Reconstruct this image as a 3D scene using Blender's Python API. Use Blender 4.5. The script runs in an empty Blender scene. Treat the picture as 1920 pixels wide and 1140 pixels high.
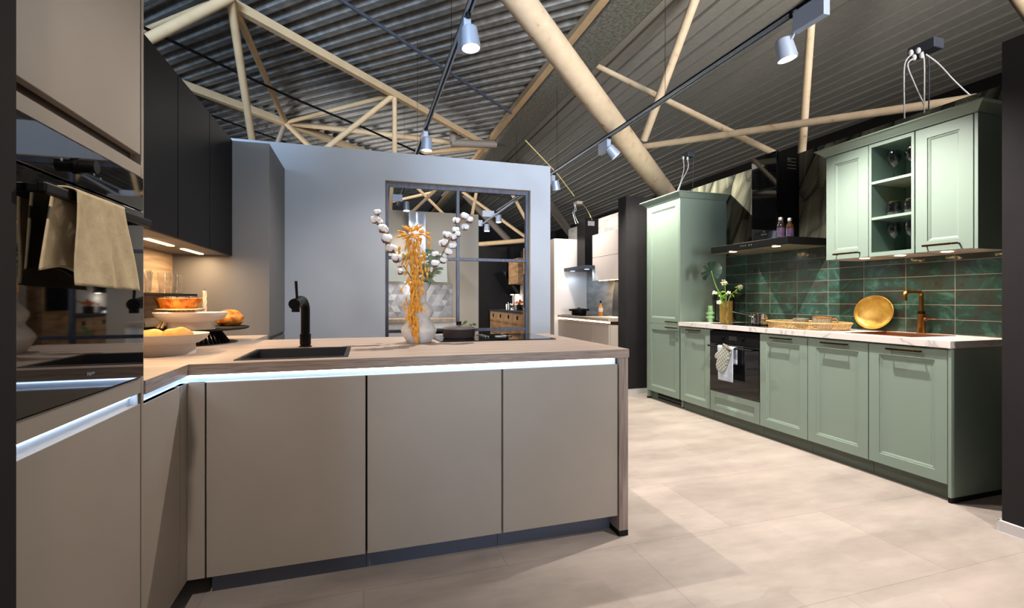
import bpy, bmesh, math, random
from mathutils import Vector, Matrix, Quaternion
random.seed(7)
PI = math.pi
S = bpy.context.scene
COL = S.collection
R = math.radians

# ---------------------------------------------------------------- camera, world, exposure
cam_d = bpy.data.cameras.new('camera'); cam = bpy.data.objects.new('camera', cam_d); COL.objects.link(cam)
cam.location = (0, 0, 1.165)
cam.rotation_euler = (R(90), 0, -math.atan(278 / 895))
cam_d.sensor_width = 36; cam_d.lens = 895 / 1920 * 36
cam_d.shift_y = -9 / 1920
cam_d.clip_start = 0.02; cam_d.clip_end = 200
S.camera = cam
S.view_settings.view_transform = 'Standard'; S.view_settings.look = 'None'
S.view_settings.gamma = 1; S.view_settings.exposure = 0.0; S.view_settings.use_curve_mapping = False
w = bpy.data.worlds.new('hall_light'); S.world = w; w.use_nodes = True
bg = w.node_tree.nodes['Background']; bg.inputs[0].default_value = (0.86, 0.90, 1.0, 1); bg.inputs[1].default_value = 0.27

def area(name, loc, size, energy, color, target=None, sy=None, spread=180):
    l = bpy.data.lights.new(name, 'AREA'); l.energy = energy; l.color = color
    l.shape = 'RECTANGLE' if sy else 'SQUARE'; l.size = size
    if sy: l.size_y = sy
    l.spread = R(spread)
    o = bpy.data.objects.new(name, l); COL.objects.link(o); o.location = loc
    if target is not None:
        o.rotation_euler = (Vector(target) - Vector(loc)).to_track_quat('-Z', 'Y').to_euler()
    return o
def spot(name, loc, target, energy, color, angle=100, blend=0.6, rad=0.02):
    l = bpy.data.lights.new(name, 'SPOT'); l.energy = energy; l.color = color
    l.spot_size = R(angle); l.spot_blend = blend; l.shadow_soft_size = rad
    o = bpy.data.objects.new(name, l); COL.objects.link(o); o.location = loc
    o.rotation_euler = (Vector(target) - Vector(loc)).to_track_quat('-Z', 'Y').to_euler()
    return o
NEUTRAL = (1.0, 0.90, 0.80); COOL = (0.80, 0.90, 1.0); WARM = (1.0, 0.68, 0.38)
# unseen soft fill lights, added behind the camera and past the window wall
area('fill_behind', (0.8, -2.6, 3.9), 4.0, 14, (1.0, 0.95, 0.92), (0.9, 2.5, 0.6))
area('fill_beyond', (1.0, 9.0, 3.8), 3.0, 60, (1.0, 0.94, 0.88), (1.0, 9.0, 0))  # added fill over the far kitchens, no fitting
area('uplight_fill_beyond', (-4.5, 9.0, 1.8), 2.0, 70, (1.0, 0.96, 0.9), (6.0, 12.5, 4.2), spread=60)  # added uplight for the far roof, out of view
# unseen uplights added behind the camera to brighten the roof, the left one cool
area('uplight_fill_left', (-3.4, -8.0, 2.2), 3.0, 260, (0.52, 0.73, 1.0), (-0.8, 6.0, 4.6), spread=42)
area('uplight_fill_right', (3.0, -6.0, 2.0), 3.0, 230, (1.0, 0.96, 0.90), (3.6, 5.0, 4.5), spread=46)  # added uplight for the liner roof

# ---------------------------------------------------------------- materials
def lin(c):
    return tuple(((x / 255) / 12.92 if x / 255 <= 0.04045 else ((x / 255 + 0.055) / 1.055) ** 2.4) for x in c) + (1,)
def mat(name, rgb, rough=0.5, metal=0.0, spec=0.5, trans=0, emit=None, es=0, coat=0, ior=1.45, alpha=1):
    m = bpy.data.materials.new(name); m.use_nodes = True
    b = m.node_tree.nodes['Principled BSDF']
    b.inputs['Base Color'].default_value = lin(rgb); b.inputs['Roughness'].default_value = rough
    b.inputs['Metallic'].default_value = metal; b.inputs['Specular IOR Level'].default_value = spec
    b.inputs['Transmission Weight'].default_value = trans; b.inputs['IOR'].default_value = ior
    b.inputs['Coat Weight'].default_value = coat; b.inputs['Alpha'].default_value = alpha
    if emit: b.inputs['Emission Color'].default_value = lin(emit); b.inputs['Emission Strength'].default_value = es
    return m
def nodes(m):
    nt = m.node_tree; return nt, nt.nodes, nt.links, nt.nodes['Principled BSDF']
def ramp(ns, stops):
    r = ns.new('ShaderNodeValToRGB'); e = r.color_ramp.elements
    e[0].position, e[0].color = stops[0][0], lin(stops[0][1])
    e[1].position, e[1].color = stops[-1][0], lin(stops[-1][1])
    for p, c in stops[1:-1]:
        k = e.new(p); k.color = lin(c)
    return r
def noisy(name, stops, scale=(5, 5, 5), nscale=1.0, detail=6, rough=0.5, metal=0, bump=0.0, bdist=0.01, spec=0.5, distort=0, rr=None, rscale=None):
    """noise through a colour ramp on object coordinates, optional bump"""
    m = mat(name, stops[0][1], rough, metal, spec); nt, ns, ln, b = nodes(m)
    tc = ns.new('ShaderNodeTexCoord'); mp = ns.new('ShaderNodeMapping'); mp.inputs['Scale'].default_value = scale
    ln.new(tc.outputs['Object'], mp.inputs[0])
    n = ns.new('ShaderNodeTexNoise'); n.inputs['Scale'].default_value = nscale; n.inputs['Detail'].default_value = detail
    n.inputs['Distortion'].default_value = distort
    ln.new(mp.outputs[0], n.inputs['Vector'])
    r = ramp(ns, stops); ln.new(n.outputs[0], r.inputs[0]); ln.new(r.outputs[0], b.inputs['Base Color'])
    if bump:
        bp = ns.new('ShaderNodeBump'); bp.inputs['Strength'].default_value = bump; bp.inputs['Distance'].default_value = bdist
        ln.new(n.outputs[0], bp.inputs['Height']); ln.new(bp.outputs[0], b.inputs['Normal'])
    if rr:
        mr = ns.new('ShaderNodeMapRange'); mr.inputs['To Min'].default_value = rr[0]; mr.inputs['To Max'].default_value = rr[1]
        mr.inputs['From Min'].default_value = .3; mr.inputs['From Max'].default_value = .7
        ln.new(n.outputs[0], mr.inputs[0]); ln.new(mr.outputs[0], b.inputs['Roughness'])
    return m

M = {}
M['beige'] = noisy('beige_lacquer', [(0.3, (160, 149, 137)), (0.7, (165, 154, 142))], (1, 1, 1), 3, 3, rough=0.55, spec=0.3)
M['grey'] = mat('grey_lacquer', (101, 101, 103), 0.5, spec=0.3)
M['black_door'] = mat('black_matt_lacquer', (15, 15, 17), 0.55, spec=0.15)
M['black'] = mat('black_matt_metal', (12, 12, 13), 0.42, spec=0.18)
M['black_rough'] = mat('black_rough', (18, 18, 19), 0.7, spec=0.25)
M['granite'] = noisy('black_granite_composite', [(0.3, (24, 26, 32)), (0.7, (34, 36, 44))], (300, 300, 300), 1, 2, rough=0.55)
M['glass_black'] = mat('black_glass', (6, 6, 7), 0.03, spec=0.9, coat=0.5)
M['hob_glass'] = mat('hob_glass', (8, 8, 10), 0.05, spec=0.6)
M['green'] = mat('sage_green_lacquer', (126, 142, 131), 0.42, spec=0.4)
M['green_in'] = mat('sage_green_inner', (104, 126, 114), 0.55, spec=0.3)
M['plinth_green'] = mat('dark_sage_plinth', (84, 92, 82), 0.5)
M['plinth_grey'] = mat('grey_plinth', (100, 104, 116), 0.45)
M['darkwall'] = noisy('charcoal_wall', [(0.3, (36, 34, 35)), (0.7, (40, 38, 39))], (2, 2, 2), 2, 4, rough=0.85, spec=0.2)
M['farwall'] = mat('far_charcoal_wall', (38, 37, 37), 0.9, spec=0.2)
M['winwall'] = noisy('lilac_grey_wall', [(0.3, (149, 155, 165)), (0.7, (155, 160, 170))], (1, 1, 1), 2.5, 4, rough=0.75, spec=0.2, bump=0.05, bdist=0.002)
M['reveal'] = mat('reveal_warm_light', (176, 164, 148), 0.8)  # tan stands for warm light from below, put into the colour
M['beigewall'] = mat('beige_wall', (170, 162, 152), 0.85, spec=0.2)
M['white'] = mat('white_paint', (205, 203, 203), 0.45)
M['offwhite'] = mat('warm_white_lacquer', (214, 204, 197), 0.45)
M['cashmere'] = mat('cashmere_lacquer', (178, 164, 152), 0.45)
M['steelblue'] = noisy('raw_black_steel', [(0.3, (44, 48, 62)), (0.7, (66, 72, 90))], (20, 20, 4), 2, 6, rough=0.4, metal=0.4)
M['tan'] = noisy('cream_painted_steel', [(0.3, (182, 154, 118)), (0.7, (192, 164, 128))], (3, 3, 3), 2, 5, rough=0.6, spec=0.3)
M['pole'] = noisy('cream_painted_column', [(0.28, (148, 114, 82)), (0.36, (174, 154, 128)), (0.7, (184, 164, 140))], (5, 5, 5), 2.2, 8, rough=0.55, spec=0.35)
M['brushed'] = mat('brushed_steel', (170, 170, 172), 0.3, metal=0.9)
M['chrome'] = mat('polished_steel', (190, 188, 185), 0.1, metal=1)
M['lampbody'] = mat('silver_grey_lamp_body', (150, 160, 180), 0.4, metal=0.3)
M['track'] = mat('grey_aluminium_track', (140, 148, 160), 0.4, metal=0.4)
M['trackslot'] = mat('track_slot_black', (12, 12, 14), 0.6)
M['brass'] = noisy('aged_brass', [(0.3, (150, 104, 50)), (0.7, (176, 126, 66))], (30, 30, 6), 2, 4, rough=0.28, metal=1)
M['brass_bright'] = mat('brass_edge', (196, 150, 70), 0.25, metal=1)
M['handle'] = mat('dark_bronze_handle', (66, 46, 26), 0.3, metal=0.9)
M['copper'] = mat('copper_sink', (166, 112, 84), 0.3, metal=0.9)
M['gold'] = noisy('gold_glaze', [(0.3, (150, 112, 36)), (0.55, (176, 140, 58)), (0.75, (196, 164, 92))], (9, 9, 9), 2, 7, rough=0.35, metal=0.3, bump=0.15, bdist=0.004)
M['rattan'] = noisy('golden_rattan', [(0.3, (140, 104, 60)), (0.7, (206, 172, 116))], (60, 60, 60), 2, 3, rough=0.5, bump=0.4, bdist=0.003)
M['stoneware'] = noisy('speckled_stoneware', [(0.35, (104, 98, 84)), (0.6, (150, 144, 128))], (70, 70, 70), 1.5, 4, rough=0.5)
M['brown_rim'] = mat('brown_glaze', (150, 96, 42), 0.35)
M['ceramic'] = noisy('white_ceramic', [(0.35, (206, 201, 196)), (0.7, (220, 216, 211))], (12, 12, 12), 2, 5, rough=0.42, bump=0.08, bdist=0.003)
M['ceramic_matt'] = mat('matt_white_ceramic', (214, 206, 200), 0.6)
M['mint'] = mat('mint_ceramic', (150, 196, 140), 0.35)
M['brown_glass'] = noisy('amber_ribbed_glass', [(0.3, (84, 66, 22)), (0.7, (146, 120, 58))], (60, 60, 8), 2, 5, rough=0.2, spec=0.7, bump=0.3, bdist=0.004)
M['darkglass'] = mat('smoked_glass', (34, 22, 18), 0.12, spec=0.7)
def glassmat(name, rgb, rough=0.0, tint=0.12):
    m = bpy.data.materials.new(name); m.use_nodes = True; nt = m.node_tree; ns = nt.nodes; ln = nt.links
    ns.remove(ns['Principled BSDF']); out = ns['Material Output']
    t = ns.new('ShaderNodeBsdfTransparent'); t.inputs[0].default_value = lin(rgb)
    g = ns.new('ShaderNodeBsdfGlossy'); g.inputs['Roughness'].default_value = 0.03
    lw = ns.new('ShaderNodeLayerWeight'); lw.inputs[0].default_value = 0.35
    mr = ns.new('ShaderNodeMath'); mr.operation = 'MULTIPLY_ADD'; mr.inputs[1].default_value = 0.5; mr.inputs[2].default_value = tint * .35
    ln.new(lw.outputs['Facing'], mr.inputs[0])
    mx = ns.new('ShaderNodeMixShader'); ln.new(mr.outputs[0], mx.inputs[0]); ln.new(t.outputs[0], mx.inputs[1]); ln.new(g.outputs[0], mx.inputs[2])
    ln.new(mx.outputs[0], out.inputs[0]); return m
M['glass'] = glassmat('clear_glass', (250, 250, 250))
M['smokeglass'] = glassmat('smoked_wine_glass', (208, 208, 212), tint=0.2)
M['amberdrink'] = mat('amber_drink', (70, 38, 12), 0.08, spec=0.6)
M['oil'] = mat('amber_oil', (196, 130, 50), 0.15, spec=0.6)
M['label'] = noisy('printed_label', [(0.34, (18, 18, 40)), (0.44, (30, 28, 60)), (0.48, (88, 90, 124)), (0.52, (30, 28, 60)), (0.58, (120, 16, 34)), (0.62, (88, 88, 120)), (0.7, (20, 20, 46))], (30, 30, 60), 1.6, 2, rough=0.5)
M['paper'] = mat('white_label', (220, 214, 204), 0.6)
M['cap'] = mat('silver_cap', (176, 178, 186), 0.3, metal=0.8)
M['linen'] = noisy('beige_linen', [(0.3, (196, 176, 142)), (0.7, (212, 194, 160))], (12, 12, 12), 3, 8, rough=0.95, spec=0.1, bump=0.5, bdist=0.006)
M['linen_hem'] = mat('linen_hem', (176, 156, 124), 0.95, spec=0.1)
M['tea_towel'] = noisy('pale_blue_towel', [(0.3, (168, 176, 190)), (0.7, (196, 204, 216))], (20, 20, 20), 2, 4, rough=0.95, spec=0.1, bump=0.2)
M['candle'] = mat('ivory_wax', (226, 214, 190), 0.5)
M['crust'] = noisy('golden_bread_crust', [(0.32, (120, 50, 8)), (0.48, (190, 104, 24)), (0.66, (220, 156, 66))], (18, 18, 18), 1.5, 6, rough=0.6, bump=0.5, bdist=0.01)
M['roll'] = noisy('pale_bread_roll', [(0.3, (190, 130, 50)), (0.6, (212, 160, 80)), (0.8, (224, 190, 120))], (14, 14, 14), 1.5, 5, rough=0.6, bump=0.25, bdist=0.006)
M['berry'] = mat('blueberry', (30, 32, 48), 0.4)
M['lightwood'] = noisy('pale_beech', [(0.3, (206, 170, 124)), (0.7, (228, 196, 152))], (4, 40, 40), 2, 5, rough=0.5)
M['leaf'] = noisy('leaf_green', [(0.3, (54, 86, 44)), (0.7, (92, 124, 72))], (20, 20, 20), 2, 3, rough=0.5)
M['leaf_sage'] = noisy('sage_leaf', [(0.3, (96, 118, 92)), (0.7, (150, 166, 140))], (20, 20, 20), 2, 3, rough=0.6)
M['leaf_dark'] = mat('glossy_dark_leaf', (16, 44, 26), 0.35, spec=0.5)
M['leaf_lime'] = mat('lime_leaf', (116, 160, 56), 0.45)
M['stem_lime'] = mat('lime_stem', (128, 176, 80), 0.45)
M['petal'] = mat('cream_petal', (232, 230, 204), 0.6)
M['cotton'] = noisy('cotton_fluff', [(0.3, (226, 222, 222)), (0.7, (244, 242, 240))], (60, 60, 60), 1.5, 5, rough=1, spec=0.05, bump=0.5, bdist=0.006)
M['husk'] = mat('brown_husk', (112, 66, 40), 0.7)
M['twig'] = mat('brown_twig', (132, 98, 58), 0.8)
M['oat'] = noisy('dyed_orange_oat', [(0.3, (214, 138, 30)), (0.7, (246, 184, 80))], (60, 60, 60), 2, 2, rough=0.55)
M['orange_flower'] = mat('orange_flower', (224, 110, 16), 0.6)
M['cable_white'] = mat('white_cable', (214, 212, 216), 0.5)
M['conduit'] = mat('yellow_conduit', (186, 168, 104), 0.5)
M['box_grey'] = mat('dark_grey_plastic', (60, 64, 76), 0.55)
M['box_beige'] = mat('beige_plastic', (186, 172, 156), 0.6)
M['duct'] = mat('grey_duct', (120, 108, 98), 0.6)
M['concrete'] = noisy('concrete_panel', [(0.3, (128, 126, 124)), (0.5, (152, 150, 148)), (0.7, (170, 167, 164))], (3, 3, 8), 1.5, 8, rough=0.7, bump=0.1)
M['filter'] = mat('hood_filter', (150, 146, 128), 0.4, metal=0.6)
M['led_cool'] = mat('cool_led_strip', (230, 240, 255), emit=(196, 222, 255), es=9)
M['led_warm'] = mat('warm_led_strip', (255, 230, 190), emit=(255, 206, 140), es=14)
M['led_white'] = mat('lamp_lens', (255, 250, 240), emit=(255, 244, 226), es=22)
M['led_blue'] = mat('blue_lamp_lens', (200, 225, 255), emit=(150, 205, 255), es=6)
M['led_dim'] = mat('warm_strip_far', (255, 240, 220), emit=(255, 226, 190), es=5)
M['channel'] = mat('white_channel', (222, 228, 236), 0.45)
M['galv'] = noisy('galvanised_gutter', [(0.3, (104, 104, 98)), (0.5, (136, 136, 128)), (0.7, (158, 158, 150))], (14, 14, 14), 2, 9, rough=0.5, metal=0.6, bump=0.1)
M['mitt'] = None

def wood(name, stops, scale, rough=0.5, ring=2.0, bump=0.08):
    return noisy(name, stops, scale, ring, 9, rough=rough, bump=bump, bdist=0.003, distort=0.6, spec=0.3)
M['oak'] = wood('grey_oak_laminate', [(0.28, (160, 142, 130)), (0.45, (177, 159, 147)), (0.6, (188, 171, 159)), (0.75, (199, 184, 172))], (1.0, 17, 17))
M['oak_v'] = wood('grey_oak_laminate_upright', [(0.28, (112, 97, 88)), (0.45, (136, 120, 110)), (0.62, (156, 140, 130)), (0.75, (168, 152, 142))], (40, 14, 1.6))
M['oak_edge'] = wood('grey_oak_edge_band', [(0.28, (112, 95, 84)), (0.45, (146, 127, 115)), (0.62, (164, 146, 134)), (0.75, (176, 160, 148))], (4, 4, 150), bump=0.03)
M['oak_splash'] = wood('grey_oak_panel', [(0.3, (126, 106, 86)), (0.5, (156, 136, 114)), (0.7, (174, 154, 132))], (14, 1.2, 14))
M['knotty'] = wood('knotty_oak', [(0.28, (128, 92, 62)), (0.45, (176, 136, 98)), (0.6, (196, 156, 116)), (0.75, (208, 172, 132))], (4, 1.2, 6))
M['lk_top'] = wood('pale_oak_laminate', [(0.3, (150, 132, 116)), (0.7, (184, 168, 152))], (8, 1, 8))

def floor_mat():
    m = mat('large_concrete_tiles', (180, 170, 160), 0.5, spec=0.35); nt, ns, ln, b = nodes(m)
    tc = ns.new('ShaderNodeTexCoord')
    br = ns.new('ShaderNodeTexBrick'); br.offset = 0.5; br.inputs['Scale'].default_value = 1
    br.inputs['Brick Width'].default_value = 1.2; br.inputs['Row Height'].default_value = 0.6
    br.inputs['Mortar Size'].default_value = 0.0016; br.inputs['Mortar Smooth'].default_value = 0.3
    br.inputs['Color1'].default_value = lin((183, 172, 165)); br.inputs['Color2'].default_value = lin((194, 183, 176)); br.inputs['Mortar'].default_value = lin((160, 152, 146))
    ln.new(tc.outputs['Object'], br.inputs['Vector'])
    n = ns.new('ShaderNodeTexNoise'); n.inputs['Scale'].default_value = 2.2; n.inputs['Detail'].default_value = 9; n.inputs['Roughness'].default_value = 0.62
    mp = ns.new('ShaderNodeMapping'); mp.inputs['Scale'].default_value = (0.8, 2.2, 1); ln.new(tc.outputs['Object'], mp.inputs[0]); ln.new(mp.outputs[0], n.inputs['Vector'])
    r = ramp(ns, [(0.32, (216, 214, 212)), (0.5, (236, 235, 233)), (0.68, (255, 254, 252))]); ln.new(n.outputs[0], r.inputs[0])
    mx = ns.new('ShaderNodeMix'); mx.data_type = 'RGBA'; mx.blend_type = 'MULTIPLY'; mx.inputs[0].default_value = 1
    ln.new(br.outputs['Color'], mx.inputs[6]); ln.new(r.outputs[0], mx.inputs[7])
    # cloudy rectangular cement patches of the tile print
    vo = ns.new('ShaderNodeTexVoronoi'); vo.distance = 'CHEBYCHEV'; vo.inputs['Scale'].default_value = 2.6
    mp2 = ns.new('ShaderNodeMapping'); mp2.inputs['Scale'].default_value = (0.7, 1.5, 1); ln.new(tc.outputs['Object'], mp2.inputs[0]); ln.new(mp2.outputs[0], vo.inputs['Vector'])
    r2 = ramp(ns, [(0.0, (240, 238, 236)), (0.7, (252, 251, 250)), (1.0, (255, 255, 255))]); ln.new(vo.outputs['Color'], r2.inputs[0])
    m2 = ns.new('ShaderNodeMix'); m2.data_type = 'RGBA'; m2.blend_type = 'MULTIPLY'; m2.inputs[0].default_value = 0.9
    ln.new(mx.outputs[2], m2.inputs[6]); ln.new(r2.outputs[0], m2.inputs[7]); ln.new(m2.outputs[2], b.inputs['Base Color'])
    mr = ns.new('ShaderNodeMapRange'); mr.inputs['To Min'].default_value = 0.38; mr.inputs['To Max'].default_value = 0.6; ln.new(n.outputs[0], mr.inputs[0]); ln.new(mr.outputs[0], b.inputs['Roughness'])
    bp = ns.new('ShaderNodeBump'); bp.inputs['Strength'].default_value = 0.25; bp.inputs['Distance'].default_value = 0.002
    inv = ns.new('ShaderNodeMath'); inv.operation = 'SUBTRACT'; inv.inputs[0].default_value = 1; ln.new(br.outputs['Fac'], inv.inputs[1])
    ln.new(inv.outputs[0], bp.inputs['Height']); ln.new(bp.outputs[0], b.inputs['Normal'])
    return m
M['floor'] = floor_mat()

def tile_mat():
    """glazed green tiles 305 x 102 mm, on a wall whose plane is Y/Z"""
    m = mat('glazed_green_tiles', (40, 90, 80), 0.12, spec=0.7); nt, ns, ln, b = nodes(m)
    tc = ns.new('ShaderNodeTexCoord'); sp = ns.new('ShaderNodeSeparateXYZ'); cb = ns.new('ShaderNodeCombineXYZ')
    ln.new(tc.outputs['Object'], sp.inputs[0])
    ln.new(sp.outputs[1], cb.inputs[0]); ln.new(sp.outputs[2], cb.inputs[1])
    br = ns.new('ShaderNodeTexBrick'); br.offset = 0; br.inputs['Scale'].default_value = 1
    br.inputs['Brick Width'].default_value = 0.3055; br.inputs['Row Height'].default_value = 0.1; br.inputs['Mortar Size'].default_value = 0.0022
    br.inputs['Mortar Smooth'].default_value = 0.4
    br.inputs['Color1'].default_value = (0.15, 0.15, 0.15, 1); br.inputs['Color2'].default_value = (0.85, 0.85, 0.85, 1); br.inputs['Mortar'].default_value = (0.5, .5, .5, 1)
    ln.new(cb.outputs[0], br.inputs['Vector'])
    n = ns.new('ShaderNodeTexNoise'); n.inputs['Scale'].default_value = 6.5; n.inputs['Detail'].default_value = 10; n.inputs['Roughness'].default_value = 0.7; n.inputs['Distortion'].default_value = 0.7
    # every tile samples its own patch of the glaze
    off = ns.new('ShaderNodeVectorMath'); off.operation = 'MULTIPLY_ADD'; off.inputs[1].default_value = (3, 3, 3)
    ln.new(br.outputs['Color'], off.inputs[0]); ln.new(cb.outputs[0], off.inputs[2]); ln.new(off.outputs[0], n.inputs['Vector'])
    r = ramp(ns, [(0.34, (50, 46, 40)), (0.44, (54, 62, 54)), (0.52, (44, 70, 62)), (0.60, (58, 92, 82)), (0.72, (90, 128, 114))]); ln.new(n.outputs[0], r.inputs[0])
    mx = ns.new('ShaderNodeMix'); mx.data_type = 'RGBA'; ln.new(br.outputs['Fac'], mx.inputs[0]); ln.new(r.outputs[0], mx.inputs[6]); mx.inputs[7].default_value = lin((150, 140, 126))
    ln.new(mx.outputs[2], b.inputs['Base Color'])
    mr = ns.new('ShaderNodeMapRange'); mr.inputs['To Min'].default_value = 0.1; mr.inputs['To Max'].default_value = 0.7; ln.new(br.outputs['Fac'], mr.inputs[0]); ln.new(mr.outputs[0], b.inputs['Roughness'])
    bp = ns.new('ShaderNodeBump'); bp.inputs['Strength'].default_value = 0.7; bp.inputs['Distance'].default_value = 0.003
    n2 = ns.new('ShaderNodeTexNoise'); n2.inputs['Scale'].default_value = 14; n2.inputs['Detail'].default_value = 3; ln.new(off.outputs[0], n2.inputs['Vector'])
    hh = ns.new('ShaderNodeMath'); hh.operation = 'SUBTRACT'; ln.new(n2.outputs[0], hh.inputs[0]); ln.new(br.outputs['Fac'], hh.inputs[1])
    ln.new(hh.outputs[0], bp.inputs['Height']); ln.new(bp.outputs[0], b.inputs['Normal'])
    return m
M['tiles'] = tile_mat()

def marble_mat():
    m = mat('white_marble_laminate', (218, 210, 206), 0.3); nt, ns, ln, b = nodes(m)
    tc = ns.new('ShaderNodeTexCoord'); n = ns.new('ShaderNodeTexNoise'); n.inputs['Scale'].default_value = 2.4; n.inputs['Detail'].default_value = 7; n.inputs['Distortion'].default_value = 1.6
    ln.new(tc.outputs['Object'], n.inputs['Vector'])
    r = ramp(ns, [(0.3, (218, 210, 206)), (0.475, (214, 207, 203)), (0.5, (176, 168, 166)), (0.525, (212, 205, 201)), (0.8, (222, 215, 210))]); ln.new(n.outputs[0], r.inputs[0]); ln.new(r.outputs[0], b.inputs['Base Color'])
    return m
M['marble'] = marble_mat()

def wallpaper_mat():
    """overlapping banana leaves: every Voronoi cell is a leaf with its own direction and ribs"""
    m = mat('banana_leaf_wallpaper', (130, 128, 108), 0.85, spec=0.15); nt, ns, ln, b = nodes(m)
    def N(t): return ns.new('ShaderNode' + t)
    def mth(op, a, bb=None, c=None):
        q = N('Math'); q.operation = op
        for i, v in enumerate((a, bb, c)):
            if v is None: continue
            if isinstance(v, (int, float)): q.inputs[i].default_value = v
            else: ln.new(v, q.inputs[i])
        return q.outputs[0]
    tc = N('TexCoord'); sp = N('SeparateXYZ'); ln.new(tc.outputs['Object'], sp.inputs[0])
    cb = N('CombineXYZ'); ln.new(sp.outputs[1], cb.inputs[0]); ln.new(sp.outputs[2], cb.inputs[1])
    # shear and stretch so that cells become long slanted leaves
    y1 = mth('ADD', sp.outputs[1], mth('MULTIPLY', sp.outputs[2], 0.35))
    cs = N('CombineXYZ'); ln.new(mth('MULTIPLY', y1, 5.0), cs.inputs[0]); ln.new(mth('MULTIPLY', sp.outputs[2], 2.0), cs.inputs[1])
    wn = N('TexNoise'); wn.inputs['Scale'].default_value = 1.2; ln.new(cs.outputs[0], wn.inputs['Vector'])
    ws = N('VectorMath'); ws.operation = 'MULTIPLY_ADD'; ws.inputs[1].default_value = (0.25, 0.25, 0); ln.new(wn.outputs['Color'], ws.inputs[0]); ln.new(cs.outputs[0], ws.inputs[2])
    vo = N('TexVoronoi'); vo.inputs['Scale'].default_value = 1; ln.new(ws.outputs[0], vo.inputs['Vector'])
    ve = N('TexVoronoi'); ve.feature = 'DISTANCE_TO_EDGE'; ve.inputs['Scale'].default_value = 1; ln.new(ws.outputs[0], ve.inputs['Vector'])
    cc = N('SeparateColor'); ln.new(vo.outputs['Color'], cc.inputs[0])
    loc = N('VectorMath'); loc.operation = 'SUBTRACT'; ln.new(ws.outputs[0], loc.inputs[0]); ln.new(vo.outputs['Position'], loc.inputs[1])
    ls = N('SeparateXYZ'); ln.new(loc.outputs[0], ls.inputs[0])
    ang = mth('MULTIPLY_ADD', cc.outputs[0], 1.8, -0.9)
    ca, sa = mth('COSINE', ang), mth('SINE', ang)
    u = mth('SUBTRACT', mth('MULTIPLY', ls.outputs[0], ca), mth('MULTIPLY', ls.outputs[1], sa))
    v = mth('ADD', mth('MULTIPLY', ls.outputs[0], sa), mth('MULTIPLY', ls.outputs[1], ca))
    rib = mth('SINE', mth('MULTIPLY', mth('ADD', v, mth('MULTIPLY', mth('ABSOLUTE', u), -0.8)), 120))
    ribn = mth('MULTIPLY_ADD', rib, 0.07, 0.0)
    mid = mth('SMOOTH_MIN', mth('MULTIPLY', mth('ABSOLUTE', u), 14), 1.0, 0.2)
    edge = mth('SMOOTH_MIN', mth('MULTIPLY', ve.outputs['Distance'], 6), 1.0, 0.3)
    val = mth('MULTIPLY_ADD', cc.outputs[1], 0.42, ribn)
    val = mth('ADD', val, mth('MULTIPLY', edge, 0.3))
    val = mth('ADD', val, mth('MULTIPLY', mth('SUBTRACT', 1.0, mid), 0.18))
    val = mth('ADD', val, mth('MULTIPLY', u, 0.34))
    r = ramp(ns, [(0.05, (32, 32, 29)), (0.35, (82, 81, 72)), (0.6, (108, 107, 92)), (0.95, (146, 145, 124))]); ln.new(val, r.inputs[0]); ln.new(r.outputs[0], b.inputs['Base Color'])
    return m
M['wallpaper'] = wallpaper_mat()

def triangle_mat():
    m = mat('triangle_pattern_panel', (150, 150, 152), 0.4); nt, ns, ln, b = nodes(m)
    def mth(op, a, bb=None):
        q = ns.new('ShaderNodeMath'); q.operation = op
        for i, v in enumerate((a, bb)):
            if v is None: continue
            if isinstance(v, (int, float)): q.inputs[i].default_value = v
            else: ln.new(v, q.inputs[i])
        return q.outputs[0]
    tc = ns.new('ShaderNodeTexCoord'); sp = ns.new('ShaderNodeSeparateXYZ'); ln.new(tc.outputs['Object'], sp.inputs[0])
    a = mth('FLOOR', mth('MULTIPLY', sp.outputs[2], 13))
    p = mth('FLOOR', mth('ADD', mth('MULTIPLY', sp.outputs[0], 11.2), mth('MULTIPLY', sp.outputs[2], 6.5)))
    q = mth('FLOOR', mth('SUBTRACT', mth('MULTIPLY', sp.outputs[0], 11.2), mth('MULTIPLY', sp.outputs[2], 6.5)))
    cb = ns.new('ShaderNodeCombineXYZ'); ln.new(a, cb.inputs[0]); ln.new(p, cb.inputs[1]); ln.new(q, cb.inputs[2])
    wn = ns.new('ShaderNodeTexWhiteNoise'); ln.new(cb.outputs[0], wn.inputs['Vector'])
    n = ns.new('ShaderNodeTexNoise'); n.inputs['Scale'].default_value = 9; n.inputs['Detail'].default_value = 6; ln.new(tc.outputs['Object'], n.inputs['Vector'])
    s = mth('ADD', mth('MULTIPLY', wn.outputs['Value'], 0.5), mth('MULTIPLY', n.outputs[0], 0.5))
    r = ramp(ns, [(0.2, (96, 96, 100)), (0.8, (172, 172, 178))]); ln.new(s, r.inputs[0]); ln.new(r.outputs[0], b.inputs['Base Color'])
    return m
M['triangles'] = triangle_mat()

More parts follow.
